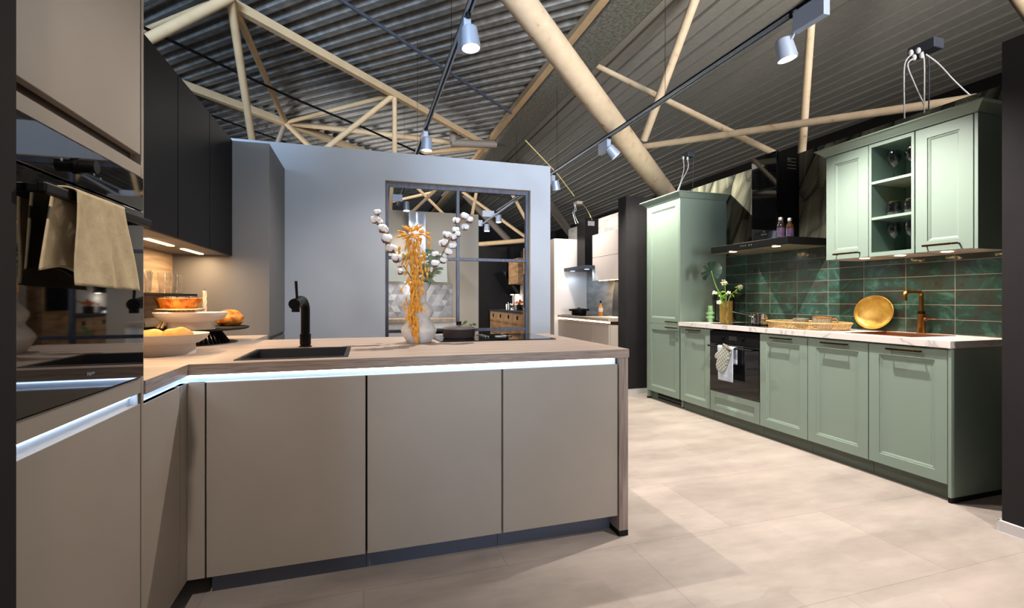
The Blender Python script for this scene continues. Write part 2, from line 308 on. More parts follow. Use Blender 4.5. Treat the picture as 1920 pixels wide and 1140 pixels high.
def check_mat():
    m = mat('checked_oven_mitt', (170, 172, 164), 0.95, spec=0.1); nt, ns, ln, b = nodes(m)
    tc = ns.new('ShaderNodeTexCoord'); mp = ns.new('ShaderNodeMapping'); mp.inputs['Rotation'].default_value = (R(38), 0, 0); ln.new(tc.outputs['Object'], mp.inputs[0])
    sp = ns.new('ShaderNodeSeparateXYZ'); ln.new(mp.outputs[0], sp.inputs[0]); cb = ns.new('ShaderNodeCombineXYZ'); ln.new(sp.outputs[1], cb.inputs[0]); ln.new(sp.outputs[2], cb.inputs[1])
    br = ns.new('ShaderNodeTexBrick'); br.offset = 0; br.inputs['Scale'].default_value = 1; br.inputs['Brick Width'].default_value = 0.026; br.inputs['Row Height'].default_value = 0.026
    br.inputs['Mortar Size'].default_value = 0.0022; br.inputs['Color1'].default_value = lin((172, 174, 164)); br.inputs['Color2'].default_value = lin((188, 190, 180)); br.inputs['Mortar'].default_value = lin((78, 80, 76))
    ln.new(cb.outputs[0], br.inputs['Vector']); ln.new(br.outputs[0], b.inputs['Base Color'])
    return m
M['mitt'] = check_mat()
M['deck'] = noisy('galvanised_corrugated_deck', [(0.3, (104, 103, 101)), (0.5, (120, 119, 117)), (0.7, (138, 138, 137))], (5, 5, 5), 2, 6, rough=0.4, metal=0.2, bump=0.02, rr=(0.34, 0.55))
M['liner'] = noisy('grey_liner_panel', [(0.3, (150, 147, 140)), (0.7, (160, 157, 150))], (5, 5, 5), 3, 9, rough=0.5, metal=0.15)
M['seam'] = mat('panel_seam_shadow_gap', (30, 29, 27), 0.8)

# ---------------------------------------------------------------- mesh builder
def frame(d):
    d = d.normalized(); a = Vector((0, 0, 1)) if abs(d.z) < 0.95 else Vector((1, 0, 0))
    u = d.cross(a).normalized(); v = u.cross(d).normalized(); return u, v
class MB:
    def __init__(s): s.bm = bmesh.new()
    def face(s, pts):
        try: return s.bm.faces.new([s.bm.verts.new(Vector(p)) for p in pts])
        except ValueError: return None
    def box(s, x0, x1, y0, y1, z0, z1):
        v = [s.bm.verts.new((x, y, z)) for x in (x0, x1) for y in (y0, y1) for z in (z0, z1)]
        for f in ((0, 1, 3, 2), (4, 6, 7, 5), (0, 4, 5, 1), (2, 3, 7, 6), (0, 2, 6, 4), (1, 5, 7, 3)): s.bm.faces.new([v[i] for i in f])
        return s
    def loft(s, rings, cap=True, closed=True):
        vr = [[s.bm.verts.new(Vector(p)) for p in r] for r in rings]
        n = len(vr[0])
        for a, b in zip(vr[:-1], vr[1:]):
            for i in range(n if closed else n - 1):
                j = (i + 1) % n
                s.bm.faces.new((a[i], a[j], b[j], b[i]))
        if cap and closed:
            s.bm.faces.new(vr[0][::-1]); s.bm.faces.new(vr[-1])
        return s
    def bar(s, p, q, w, h=None):
        p, q = Vector(p), Vector(q); h = h or w; u, v = frame(q - p)
        s.loft([[c + u * a * w / 2 + v * b * h / 2 for a, b in ((-1, -1), (1, -1), (1, 1), (-1, 1))] for c in (p, q)]); return s
    def cyl(s, p, q, r, r2=None, n=20, cap=True):
        p, q = Vector(p), Vector(q); r2 = r if r2 is None else r2; u, v = frame(q - p)
        s.loft([[c + (u * math.cos(2 * PI * i / n) + v * math.sin(2 * PI * i / n)) * k for i in range(n)] for c, k in ((p, r), (q, r2))], cap); return s
    def tube(s, pts, r, n=8):
        pts = [Vector(p) for p in pts]; rings = []
        rs = r if isinstance(r, (list, tuple)) else [r] * len(pts)
        u = None
        for i, p in enumerate(pts):
            d = (pts[min(i + 1, len(pts) - 1)] - pts[max(i - 1, 0)]).normalized()
            if u is None: u, v = frame(d)
            else:
                u = (u - d * u.dot(d)).normalized(); v = u.cross(d)
            rings.append([p + (u * math.cos(2 * PI * k / n) + v * math.sin(2 * PI * k / n)) * rs[i] for k in range(n)])
        s.loft(rings); return s
    def lathe(s, prof, c=(0, 0, 0), n=36, mtx=None, sy=1.0):
        c = Vector(c); rings = []
        for r, z in prof:
            ring = [Vector((max(r, 1e-4) * math.cos(2 * PI * i / n), max(r, 1e-4) * math.sin(2 * PI * i / n) * sy, z)) for i in range(n)]
            if mtx: ring = [mtx @ p for p in ring]
            rings.append([c + p for p in ring])
        s.loft(rings); return s
    def ell(s, c, rad, rot=None, nu=14, nv=9, fn=None):
        c = Vector(c); rings = []
        for j in range(nv + 1):
            t = PI * j / nv; ring = []
            for i in range(nu):
                a = 2 * PI * i / nu
                p = Vector((math.sin(t) * math.cos(a) + 1e-5 * math.cos(a), math.sin(t) * math.sin(a) + 1e-5 * math.sin(a), -math.cos(t)))
                if fn: p = fn(p)
                p = Vector((p.x * rad[0], p.y * rad[1], p.z * rad[2]))
                if rot: p = rot @ p
                ring.append(c + p)
            rings.append(ring)
        s.loft(rings); return s
    def grid(s, fn, nu, nv):
        vs = [[s.bm.verts.new(Vector(fn(i / nu, j / nv))) for j in range(nv + 1)] for i in range(nu + 1)]
        for i in range(nu):
            for j in range(nv): s.bm.faces.new((vs[i][j], vs[i + 1][j], vs[i + 1][j + 1], vs[i][j + 1]))
        return s

def bevel(o, wd, seg=2):
    if wd:
        b = o.modifiers.new('bevel', 'BEVEL'); b.width = wd; b.segments = seg; b.limit_method = 'ANGLE'; b.angle_limit = R(50)
def root_loc(o):
    while o.parent: o = o.parent
    return Vector(o.location)
def build(name, mb, m, parent=None, bev=0.0, smooth=False, label=None, kind=None, solid=0, merge=True):
    bm = mb.bm
    if merge: bmesh.ops.remove_doubles(bm, verts=bm.verts, dist=1e-5)
    bmesh.ops.recalc_face_normals(bm, faces=bm.faces)
    xs = [v.co.x for v in bm.verts]; ys = [v.co.y for v in bm.verts]; zs = [v.co.z for v in bm.verts]
    if parent is not None: org = root_loc(parent)
    else: org = Vector(((min(xs) + max(xs)) / 2, (min(ys) + max(ys)) / 2, min(zs)))
    for v in bm.verts: v.co -= org
    me = bpy.data.meshes.new(name); bm.to_mesh(me); bm.free()
    if smooth:
        me.polygons.foreach_set('use_smooth', [True] * len(me.polygons))
    o = bpy.data.objects.new(name, me); COL.objects.link(o)
    me.materials.append(M[m] if isinstance(m, str) else m)
    if parent is not None: o.parent = parent
    else: o.location = org
    bevel(o, bev)
    if smooth and not bev:
        e = o.modifiers.new('split', 'EDGE_SPLIT'); e.split_angle = R(40)
    if solid:
        k = o.modifiers.new('thick', 'SOLIDIFY'); k.thickness = solid; k.offset = 0
    if label: o['label'] = label
    if kind: o['kind'] = kind
    return o
def thing(name, loc, label, cat, group=None):
    o = bpy.data.objects.new(name, None); COL.objects.link(o); o.location = loc; o.empty_display_size = 0.1
    o['label'] = label; o['category'] = cat
    if group: o['group'] = group
    return o
def tag(o, label, cat, group=None):
    o['label'] = label; o['category'] = cat
    if group: o['group'] = group
    return o
def copy_tree(o, loc=None, label=None, rz=None):
    kids = {}
    def rec(a, par):
        c = a.copy(); COL.objects.link(c); c.parent = par
        for ch in [k for k in a.children]: rec(ch, c)
        return c
    c = rec(o, None)
    if loc is not None: c.location = loc
    if rz is not None: c.rotation_euler = (0, 0, rz)
    if label: c['label'] = label
    return c
def text_mesh(txt, size, mtx):
    cu = bpy.data.curves.new('lettering', 'FONT'); cu.body = txt; cu.size = size; cu.align_x = 'CENTER'; cu.extrude = 0.0002
    o = bpy.data.objects.new('lettering', cu); COL.objects.link(o)
    dg = bpy.context.evaluated_depsgraph_get(); me = bpy.data.meshes.new_from_object(o.evaluated_get(dg))
    bpy.data.objects.remove(o); mb = MB(); mb.bm.from_mesh(me); bmesh.ops.transform(mb.bm, matrix=mtx, verts=mb.bm.verts)
    return mb
def B(*a): return MB().box(*a)

# ================================================================ THE SETTING
build('floor', B(-9, 9, -4, 20, -0.1, 0), 'floor', kind='structure')

# left roof: trapezoidal deck whose ribs run at 45 degrees to the kitchens
def deck():
    mb = MB(); d = Vector((1, 1, 0)).normalized(); e = Vector((-1, 1, 0)).normalized()
    pitch = 0.218; prof = [(0, 0), (0.04, 0), (0.045, 0.008), (0.05, 0), (0.085, 0), (0.125, 0.065), (0.178, 0.065)]
    c0 = (9.384 - 2.517) / math.sqrt(2)
    rows = []
    s = -9.0
    while s < 24:
        for a, b in prof: rows.append((s + a, b))
        s += pitch
    vs = []
    for a, b in rows:
        line = []
        for t in (-7.0, 20.0):
            p = d * a + e * t; p.z = 4.40 + b + 0.03 * (t - c0); line.append(mb.bm.verts.new(p))
        vs.append(line)
    for q, r_ in zip(vs[:-1], vs[1:]): mb.bm.faces.new((q[0], r_[0], r_[1], q[1]))
    bmesh.ops.bisect_plane(mb.bm, geom=mb.bm.verts[:] + mb.bm.edges[:] + mb.bm.faces[:], plane_co=(2.42, 0, 0), plane_no=(1, 0, 0), clear_outer=True)
    bmesh.ops.bisect_plane(mb.bm, geom=mb.bm.verts[:] + mb.bm.edges[:] + mb.bm.faces[:], plane_co=(-12, 0, 0), plane_no=(1, 0, 0), clear_inner=True)
    return mb
build('ceiling', deck(), 'deck', kind='structure')
# right roof: liner panels running away from the camera
def liner():
    mb = MB(); x = 2.40; rows = []
    k = 0
    while x < 8.1:
        z = 4.46 - (x - 2.4) * 0.05
        rows += [(x, z), (x + 0.180, z - 0.008), (x + 0.182, z + 0.035), (x + 0.202, z + 0.035), (x + 0.204, z - 0.030 if k % 2 else z), (x + 0.210, z - 0.030 if k % 2 else z)]
        x += 0.212; k += 1
    vs = [[mb.bm.verts.new((a, y, b)) for y in (-4, 20)] for a, b in rows]
    for q, r_ in zip(vs[:-1], vs[1:]): mb.bm.faces.new((q[0], q[1], r_[1], r_[0]))
    return mb
build('ceiling', liner(), 'liner', kind='structure')
g = MB()
prof = [(2.43, 4.46), (2.43, 4.20), (2.47, 4.18), (2.86, 4.18), (2.90, 4.20), (2.90, 4.46)]
vs = [[g.bm.verts.new((a, y, b)) for y in (-4, 19.5)] for a, b in prof]
for q, r_ in zip(vs[:-1], vs[1:]): g.bm.faces.new((q[0], q[1], r_[1], r_[0]))
o = build('valley_gutter', g, 'galv', solid=0.004); tag(o, 'galvanised steel valley gutter where the two roof slopes meet', 'gutter')

build('wall_far', B(-12, 9, 19.6, 20, 0, 5.4), 'farwall', kind='structure')
build('wall_hall_right', B(8.1, 8.4, -4, 20, 0, 5.0), 'farwall', kind='structure')
build('wall_hall_left', B(-12.3, -12, -2, 20, 0, 6.0), 'farwall', kind='structure')
build('wall_left_stub', B(-1.35, -0.612, -0.6, 1.112, 0, 2.9), 'darkwall', kind='structure')
build('wall_left', B(-1.32, -1.202, 1.113, 4.299, 0, 2.235), 'beigewall', kind='structure')
# wall with the internal window
wx0, wx1, wy, wz = 0.177, 1.523, 4.30, 2.205
m = MB()
for a in ((-1.32, wx0, wy, wy + 0.14, 0, 2.45), (wx1, 1.724, wy, wy + 0.14, 0, 2.45), (wx0, wx1, wy, wy + 0.14, wz, 2.45), (wx0, wx1, wy, wy + 0.14, 0, 0.40)): m.box(*a)
build('wall_window', m, 'winwall', kind='structure')
m = MB(); d = 0.0025
m.box(wx0, wx0 + d, wy + .004, wy + 0.139, 0.40, wz); m.box(wx1 - d, wx1, wy + .004, wy + 0.139, 0.40, wz); m.box(wx0, wx1, wy + .004, wy + 0.139, wz - d, wz); m.box(wx0, wx1, wy + .004, wy + 0.139, 0.40, 0.40 + d)
build('trim_1', m, 'reveal', kind='structure')
wf = thing('window', ((wx0 + wx1) / 2, wy + 0.08, 0.40), 'black steel framed window with four open lights in the pale lilac wall', 'window')
fy0, fy1 = wy + 0.05, wy + 0.09
build('window_frame', B(wx0 + .003, wx0 + 0.033, fy0, fy1, 0.403, wz - .003).box(wx1 - 0.033, wx1 - .003, fy0, fy1, 0.403, wz - .003).box(wx0 + .033, wx1 - .033, fy0 + .001, fy1 - .001, wz - 0.04, wz - .0031).box(wx0 + .033, wx1 - .033, fy0 + .001, fy1 - .001, 0.4031, 0.44), 'steelblue', wf)
build('mullion', B(0.817, 0.845, fy0, fy1, 0.44, wz - 0.04), 'steelblue', wf, bev=0.002)
build('transom', B(wx0 + 0.033, wx1 - 0.033, fy0 + .003, fy1 - .003, 1.52, 1.548), 'steelblue', wf, bev=0.002)
build('transom', B(wx0 + 0.033, wx1 - 0.033, fy0 + .003, fy1 - .003, 0.865, 0.893), 'steelblue', wf, bev=0.002)
# right hand walls
build('wall_right', B(3.8, 3.92, 0.9, 5.18, 0, 2.50), 'wallpaper', kind='structure')
build('wall_pillar', B(3.075, 3.92, 5.18, 5.37, 0, 2.435), 'darkwall', kind='structure')
build('wall_near_right', B(3.062, 3.92, -1.2, 1.56, 0, 2.455), 'darkwall', kind='structure')
build('baseboard_near_right', B(3.045, 3.062, -1.2, 1.575, 0, 0.056).box(3.045, 3.9, 1.56, 1.575, 0, 0.056), 'white', kind='structure', bev=0.002)
build('baseboard_pillar', B(3.06, 3.9, 5.168, 5.18, 0, 0.06).box(3.06, 3.075, 5.168, 5.37, 0, 0.06), 'white', kind='structure', bev=0.002)
build('wall_concrete', B(3.45, 3.55, 5.37, 7.75, 0, 2.40), 'concrete', kind='structure')
# beyond
build('wall_beyond_window', B(-2.5, 1.53, 6.50, 6.62, 0, 2.345), 'beigewall', kind='structure')
build('wall_far_kitchen', B(1.2, 3.62, 11.5, 11.62, 0, 2.47).box(3.56, 3.62, 8.4, 11.5, 0, 2.3), 'darkwall', kind='structure')

# ================================================================ ROOF STEEL
F_, V_, H_ = 895., 561., 1.165
tr = thing('roof_truss', (0.45, 7.41, 4.3), 'cream painted steel roof truss of beams and round struts under the corrugated deck', 'truss')
def beam(p, q, wd=0.085, h=0.10, par=tr): build('beam', MB().bar(p, q, wd, h), 'tan', par, bev=0.004)
def strut(p, q, r=0.032, par=tr, mt='tan'): build('strut', MB().cyl(p, q, r, n=16), mt, par, smooth=True)
N0 = Vector((-1.29, 5.46, 4.22)); N1 = Vector((-1.373, 9.589, 4.40)); N2 = Vector((0.446, 7.414, 4.26)); N3 = Vector((2.40, 9.37, 4.26))
beam(N2 + Vector((-5, -5, 0)), N3)
beam(N1 + Vector((-4.5, -4.5, 0)), N1 + Vector((2.9, 2.9, 0)), 0.1, 0.12)
beam((2.37, 0.5, 4.29), (2.37, 19, 4.29), 0.1, 0.1)
beam((-7.2, 10.6, 4.5), (-2.5, 15.3, 4.5), 0.1, 0.1)
def ray_at(u, v, D):
    """place on the sight line of a surveyed photo point at depth D (metres)"""
    s, c = 0.296634, 0.954991; r = (u - 960) / F_
    return Vector(((s + c * r) * D, (c - s * r) * D, H_ + (V_ - v) / F_ * D))
strut(N0, ray_at(474, 275, 6.6), 0.044)
strut(N0, N1, 0.04)
strut(N0, N0.lerp(ray_at(255, 85, 4.3), 1.5), 0.05)
strut(N0 + Vector((0, 0, .02)), ray_at(262, 60, 5.6), 0.03)
strut(N1, ray_at(518, 275, 9.0), 0.045, mt='duct')
strut(N1, ray_at(592, 285, 8.3), 0.045)
strut(N1, N2, 0.036)
strut(N2, ray_at(600, 287, 6.6), 0.038)
strut(N2, (N2.x, N2.y, 3.2), 0.036)
strut(N1, N3, 0.05)
for a, b in ((ray_at(474, 275, 6.6), ray_at(600, 287, 6.6)), (ray_at(600, 287, 6.6), Vector((N2.x, N2.y, 3.2))), (ray_at(518, 275, 9.0), ray_at(592, 285, 8.3)), (ray_at(592, 285, 8.3), Vector((N2.x, N2.y, 3.2)))):
    strut(a, b, 0.036)
strut(N3, ray_at(880, 310, 12.5), 0.06); strut(N3, ray_at(892, 318, 12.5), 0.06); strut(N3, ray_at(903, 318, 12), 0.05); strut(N3, ray_at(962, 345, 12.5), 0.06)
strut(ray_at(780, 287, 11), N3, 0.05)
# the trusses seen through and past the window
t2 = thing('roof_truss', (2.2, 13, 3.4), 'distant cream steel truss seen through the upper lights of the window', 'truss')
for a, b, r_ in (((736, 325, 7.2), (730, 420, 7.6), .055), ((828, 345, 7.5), (755, 415, 8.0), .045), ((765, 335, 8.5), (850, 420, 8.5), .045),
                 ((735, 378, 9.5), (815, 360, 9.5), .05), ((895, 350, 8), (882, 420, 8), .05), ((868, 360, 12), (1010, 462, 11), .07),
                 ((868, 362, 14), (955, 452, 13), .16), ((950, 345, 9), (995, 428, 9), .06), ((885, 459, 12), (1010, 449, 11), .10), ((885, 462, 13), (965, 478, 13), .16),
                 ((985, 320, 9), (1075, 445, 11.5), .16)):
    strut(ray_at(*a), ray_at(*b), r_ * .55, t2, 'duct' if r_ > .14 else 'tan')
# tree column by the green kitchen
colm = thing('tree_column', (3.9, 5.7, 2.4), 'thick slanting cream steel column with bracing struts above the green kitchen', 'column')
PB = ray_at(1262, 380, 6.75); PT = ray_at(940, -45, 3.95); PT = PT + (PT - PB).normalized() * 1.35
build('column_tube', MB().cyl(PB, PT, 0.125, n=40), 'pole', colm, smooth=True)
def on(u, v): return ray_at(u, v, 0)
PN = PB.lerp(PT, 0.30)
def brace(p, q, r): build('brace', MB().cyl(p, q, r, n=20), 'pole', colm, smooth=True)
brace(ray_at(1207, 262, 5.95), ray_at(1207, 262, 5.95).lerp(ray_at(1312, -25, 4.85), 1.07), 0.048)
brace(ray_at(1207, 275, 5.95), ray_at(1830, 184, 3.75), 0.036)
brace(ray_at(1115, 122, 6.4), ray_at(1452, 288, 5.15), 0.036)
brace(ray_at(1503, 292, 5.1), ray_at(1503, 292, 5.1).lerp(ray_at(1524, -5, 5.0), 1.05), 0.040)
brace(ray_at(1960, 70, 4.2), ray_at(1960, 70, 4.2).lerp(ray_at(1890, -30, 4.0), 2.2), 0.05)

# pipes and wires
pp = MB().tube([ray_at(600, -26, 4.45), ray_at(740, 66, 5.3), ray_at(845, 137, 6.2), ray_at(958, 212, 7.4)], 0.02, 10)
o = build('sprinkler_pipe', pp, 'box_grey', smooth=True); tag(o, 'thin dark sprinkler pipe crossing below the deck left of the column', 'pipe')
pp = MB().tube([ray_at(270, 52, 5.2), ray_at(420, 124, 6.2), ray_at(545, 182, 7.2), ray_at(690, 243, 8.2), ray_at(800, 293, 9)], 0.018, 8)
o = build('cable_run', pp, 'black', smooth=True); tag(o, 'long thin black cable run crossing the corrugated roof above the black cabinets', 'cable')
pp = MB().tube([ray_at(380, 210, 8), ray_at(460, 240, 9), ray_at(535, 266, 10)], 0.015, 8)
o = build('cable_run', pp, 'black', smooth=True); tag(o, 'short black cable low over the tall grey cabinet', 'cable')
pp = MB().tube([ray_at(846, 268, 9), ray_at(930, 271, 9.3)], 0.07, 14).tube([ray_at(850, 248, 9), ray_at(850, 268, 9)], 0.07, 14)
o = build('drain_pipe', pp, 'duct', smooth=True); tag(o, 'thick brown drain pipe with an elbow where the beams meet', 'pipe')
pp = MB().tube([ray_at(985, 263, 7.8), ray_at(1045, 326, 8.0), ray_at(1077, 368, 8)], 0.010, 8)
o = build('conduit', pp, 'conduit', smooth=True); tag(o, 'pale yellow conduit running down the roof right of the window wall', 'pipe')

# ================================================================ TRACK LIGHTING
def track(x, y0, y1, z, label, ys=()):
    t = thing('lighting_track', (x, (y0 + y1) / 2, z), label, 'track')
    build('track_rail', B(x - 0.02, x - 0.008, y0, y1, z, z + 0.035).box(x + 0.008, x + 0.02, y0, y1, z, z + 0.035).box(x - 0.02, x + 0.02, y0, y1, z + 0.022, z + 0.036), 'track', t)
    build('slot', B(x - 0.008, x + 0.008, y0, y1, z + 0.012, z + 0.02), 'trackslot', t)
    for y in ys:
        zt = 4.18 if x > 2.4 else 4.38
        build('suspension_wire', MB().cyl((x, y, z + 0.03), (x, y, zt), 0.0022, n=6), 'black', t)
def spotlight(x, y, z, aim, label, side=1, ztrack=2.98, on=1, cam_gear=True):
    """head: a cylinder of 120 mm hung from a flat gear box under the track"""
    t = thing('spotlight', (x, y, ztrack), label, 'spotlight', 'silver grey track spotlights')
    c = Vector((x, y, z)); d = (Vector(aim) - c).normalized()
    top = c - d * 0.06; bot = c + d * 0.065
    u, v = frame(d)
    mtx = Matrix((u, v, d)).transposed()
    build('lamp_head', MB().lathe([(0.0, -0.065), (0.042, -0.065), (0.05, -0.058), (0.062, 0.055), (0.062, 0.068), (0.056, 0.068), (0.052, 0.045), (0.0, 0.045)], c, 32, mtx), 'lampbody', t, smooth=True)
    build('lens', MB().cyl(c + d * 0.047, c + d * 0.05, 0.046, n=28), 'led_white', t)
    y0, y1 = (y + 0.075, y + 0.29) if side > 0 else (y - 0.29, y - 0.075)
    build('gear_box', B(x - 0.024, x + 0.024, y0, y1, ztrack - 0.14, ztrack - 0.012), 'lampbody', t, bev=0.003)
    build('adapter', B(x - 0.014, x + 0.014, y0 + .02, y1 - .02, ztrack - 0.012, ztrack + 0.005).cyl((x, y + side * .05, ztrack - 0.02), (x, y + side * .05, ztrack + .005), 0.018, n=12), 'black', t)
    e = y + side * 0.075
    build('arm', MB().bar((x, e, ztrack - 0.12), tuple(c - d * 0.03 + Vector((0, side * .04, 0))), 0.016), 'lampbody', t)
    return t, c + d * 0.075
track(0.635, 1.0, 9.5, 2.98, 'long grey ceiling track running over the peninsula towards the window', (3.6, 6.0, 8.0))
track(2.63, -0.5, 9.5, 2.98, 'long grey ceiling track running over the aisle beside the green kitchen', (1.2, 3.75, 6.3, 8.2))
sp = [
 (0.635, 2.93, 2.80, (0.85, 2.75, 0.0), 'largest downlight, hanging over the vase at the top of the photo', 1, 150, 150, (1.0, 0.91, 0.82)),
 (0.635, 5.07, 2.80, (0.6, 5.2, 0), 'spotlight just above the top edge of the window wall', 1, 70, 110, NEUTRAL),
 (2.60, 2.42, 2.78, (3.12, 2.25, 0.2), 'spotlight beside a flat gear box, nearest the green wall cabinets', -1, 350, 112, (1.0, 0.93, 0.86)),
 (2.63, 4.72, 2.80, (3.25, 4.56, 2.05), 'tilted spotlight left of the thick slanting column', 1, 260, 100, (1.0, 0.96, 0.80)),
 (2.63, 6.35, 2.80, (3.05, 6.6, 0.8), 'spotlight at the right edge of the window wall, facing the white kitchen', 1, 130, 145, NEUTRAL),
]
for x, y, z, aim, lab, side, en, an, colr in sp:
    t, p = spotlight(x, y, z, aim, lab, side)
    l = spot('spot_beam', p, aim, en, colr, an, 0.7 if side < 0 else 0.5, 0.014); l.parent = t; l.location = p - root_loc(t)
# spots added out of view, set off the tracks for their effect
spot('spot_beam_rear', (-0.42, -0.35, 3.0), (-0.5, 2.1, 0.45), 170, (1.0, 0.90, 0.82), 64, 1.0, 0.04)
spot('spot_beam_rear', (2.4, 0.3, 2.8), (2.5, 1.0, 0), 230, (1.0, 0.91, 0.85), 84, 0.6, 0.04)
spot('spot_beam_rear', (-0.5, 1.2, 3.6), (-0.3, 4.3, 2.2), 150, (0.70, 0.86, 1.0), 80, 0.8, 0.06)
# track beyond the window
t = thing('lighting_track', (1.1, 8.6, 2.9), 'distant ceiling track with unlit lamps seen through the right upper light', 'track')
build('track_rail', MB().bar(ray_at(992, 358, 8.5), ray_at(905, 420, 9.6), 0.028, 0.03), 'track', t)
for i, (u, v, D) in enumerate(((935, 410, 9.3), (913, 427, 9.6))):
    c = ray_at(u, v, D)
    h = thing('spotlight', tuple(c + Vector((0, 0, .1))), ('pale spotlight below the distant track, the right one seen through the window', 'pale spotlight below the distant track, the left one seen through the window')[i], 'spotlight')
    build('lamp_head', MB().cyl(c - Vector((0, 0, .07)), c + Vector((0, 0, .07)), 0.062, 0.05, 20), 'lampbody', h, smooth=True)
    build('gear_box', MB().bar(c + Vector((-.3, .1, .10)), c + Vector((-.07, .1, .10)), 0.05, 0.12), 'lampbody', h)
    build('lens', MB().cyl(c - Vector((0, 0, .073)), c - Vector((0, 0, .071)), 0.05, n=16), 'led_white', h)
c = ray_at(762, 386, 5.9)
h = thing('spotlight', tuple(c + Vector((0, 0, .12))), 'lit spotlight seen through the window above the white hood', 'spotlight')
build('lamp_head', MB().cyl(c - Vector((0, 0, .06)), c + Vector((0, 0, .05)), 0.038, 0.033, 20), 'lampbody', h, smooth=True)
build('lens', MB().cyl(c - Vector((0, 0, .064)), c - Vector((0, 0, .0605)), 0.034, n=16), 'led_white', h)
build('gear_box', MB().bar(c + Vector((-.17, 0, .09)), c + Vector((-.05, 0, .09)), 0.04, 0.08), 'lampbody', h)
l = spot('spot_beam', c - Vector((0, 0, .08)), (0.6, 6.3, 1.0), 22, NEUTRAL, 120); l.parent = h; l.location = l.location - root_loc(h)

# socket boxes and cables hanging from the roof
def cable(pts, r=0.0045, n=8):
    P = [Vector(p) for p in pts]; out = []
    for i in range(len(P) - 1):
        p0 = P[max(i - 1, 0)]; p1 = P[i]; p2 = P[i + 1]; p3 = P[min(i + 2, len(P) - 1)]
        for k in range(8):
            t_ = k / 8; out.append(0.5 * ((2 * p1) + (p2 - p0) * t_ + (2 * p0 - 5 * p1 + 4 * p2 - p3) * t_ ** 2 + (3 * p1 - p0 - 3 * p2 + p3) * t_ ** 3))
    out.append(P[-1]); return MB().tube(out, r, n)
def socket(c, sx, sy, sz, mt, label, cabs, plugs, colr='cable_white'):
    c = Vector(c); t = thing('socket_box', tuple(c), label, 'socket box')
    build('box', B(c.x - sx / 2, c.x + sx / 2, c.y - sy / 2, c.y + sy / 2, c.z, c.z + sz), mt, t, bev=0.006)
    for p in plugs:
        q = Vector(p); build('plug', MB().ell(q, (0.014, 0.014, 0.022)), 'cable_white', t, smooth=True)
    for cc, cm in cabs: build('cable', cable(cc), cm, t, smooth=True)
c = ray_at(1735, 100, 3.35)
socket(c, 0.1, 0.17, 0.07, 'box_grey', 'dark grey socket box with four white plugs hanging above the green wall cabinets',
       [([ray_at(1712, 100, 3.3), ray_at(1697, 118, 3.3), ray_at(1695, 160, 3.35), ray_at(1696, 222, 3.4)], 'cable_white'),
        ([ray_at(1730, 97, 3.3), ray_at(1733, 120, 3.3), ray_at(1733, 190, 3.35), ray_at(1733, 215, 3.4)], 'cable_white'),
        ([ray_at(1716, 108, 3.3), ray_at(1702, 122, 3.3), ray_at(1716, 160, 3.35), ray_at(1732, 195, 3.4)], 'cable_white'),
        ([ray_at(1736, 102, 3.3), ray_at(1760, 120, 3.3), ray_at(1790, 152, 3.35), ray_at(1818, 178, 3.4)], 'cable_white'),
        ([ray_at(1741, 105, 3.35), ray_at(1742, 160, 3.38), ray_at(1741, 215, 3.42)], 'box_grey')],
       [ray_at(1708, 99, 3.3), ray_at(1722, 95, 3.3), ray_at(1714, 108, 3.3), ray_at(1728, 104, 3.3)])
c = ray_at(1291, 296, 5.85)
socket(c, 0.1, 0.12, 0.06, 'box_grey', 'small grey socket box with two white cables hanging above the tall green cabinet',
       [([ray_at(1281, 298, 5.8), ray_at(1282, 318, 5.8), ray_at(1275, 345, 5.85), ray_at(1268, 362, 5.9)], 'cable_white'),
        ([ray_at(1289, 298, 5.8), ray_at(1290, 315, 5.8), ray_at(1278, 340, 5.85), ray_at(1272, 360, 5.9)], 'cable_white'),
        ([ray_at(1300, 298, 5.85), ray_at(1299, 330, 5.9), ray_at(1299, 352, 5.95)], 'box_grey')],
       [ray_at(1281, 296, 5.8), ray_at(1289, 297, 5.8)])
c = ray_at(1084, 384, 7.9)
socket(c, 0.1, 0.15, 0.05, 'box_beige', 'beige socket box with white cables hanging above the black hood of the white kitchen',
       [([ray_at(1078, 385, 7.85), ray_at(1077, 400, 7.85), ray_at(1081, 412, 7.6), ray_at(1084, 418, 7.3)], 'cable_white'),
        ([ray_at(1079, 385, 7.85), ray_at(1080, 395, 7.8), ray_at(1074, 398, 7.7), ray_at(1080, 420, 7.4)], 'cable_white'),
        ([ray_at(1088, 378, 7.9), ray_at(1100, 392, 7.6), ray_at(1110, 412, 7.3)], 'conduit')],
       [ray_at(1078, 385, 7.85)])

# ================================================================ LEFT KITCHEN
XF = -0.63      # front plane of the left run
t = thing('oven_tower', (-0.92, 1.40, 0), 'tall beige oven tower at the left edge with flat doors', 'cabinet')
build('carcass', B(-1.2, -0.655, 1.115, 1.68, 0.1, 0.857).box(-1.2, -0.655, 1.115, 1.68, 1.53, 2.9).box(-1.2, -1.18, 1.115, 1.68, 0.857, 1.53), 'beige', t)
build('side_panel', B(-1.2, XF - .002, 1.683, 1.70, 0, 2.9), 'beige', t, bev=0.001)
build('upper_door', B(-0.652, XF, 1.116, 1.672, 1.591, 2.9), 'beige', t, bev=0.0015)
build('fascia', B(-0.652, XF, 1.116, 1.676, 1.526, 1.561), 'beige', t, bev=0.001)
build('fascia', B(-0.652, XF, 1.116, 1.676, 0.888, 0.933), 'beige', t, bev=0.001)
build('grip_channel', B(-0.654, -0.65, 1.116, 1.66, 1.561, 1.591), 'handle', t)
build('lower_door', B(-0.652, XF, 1.116, 1.672, 0.10, 0.857), 'beige', t, bev=0.0015)
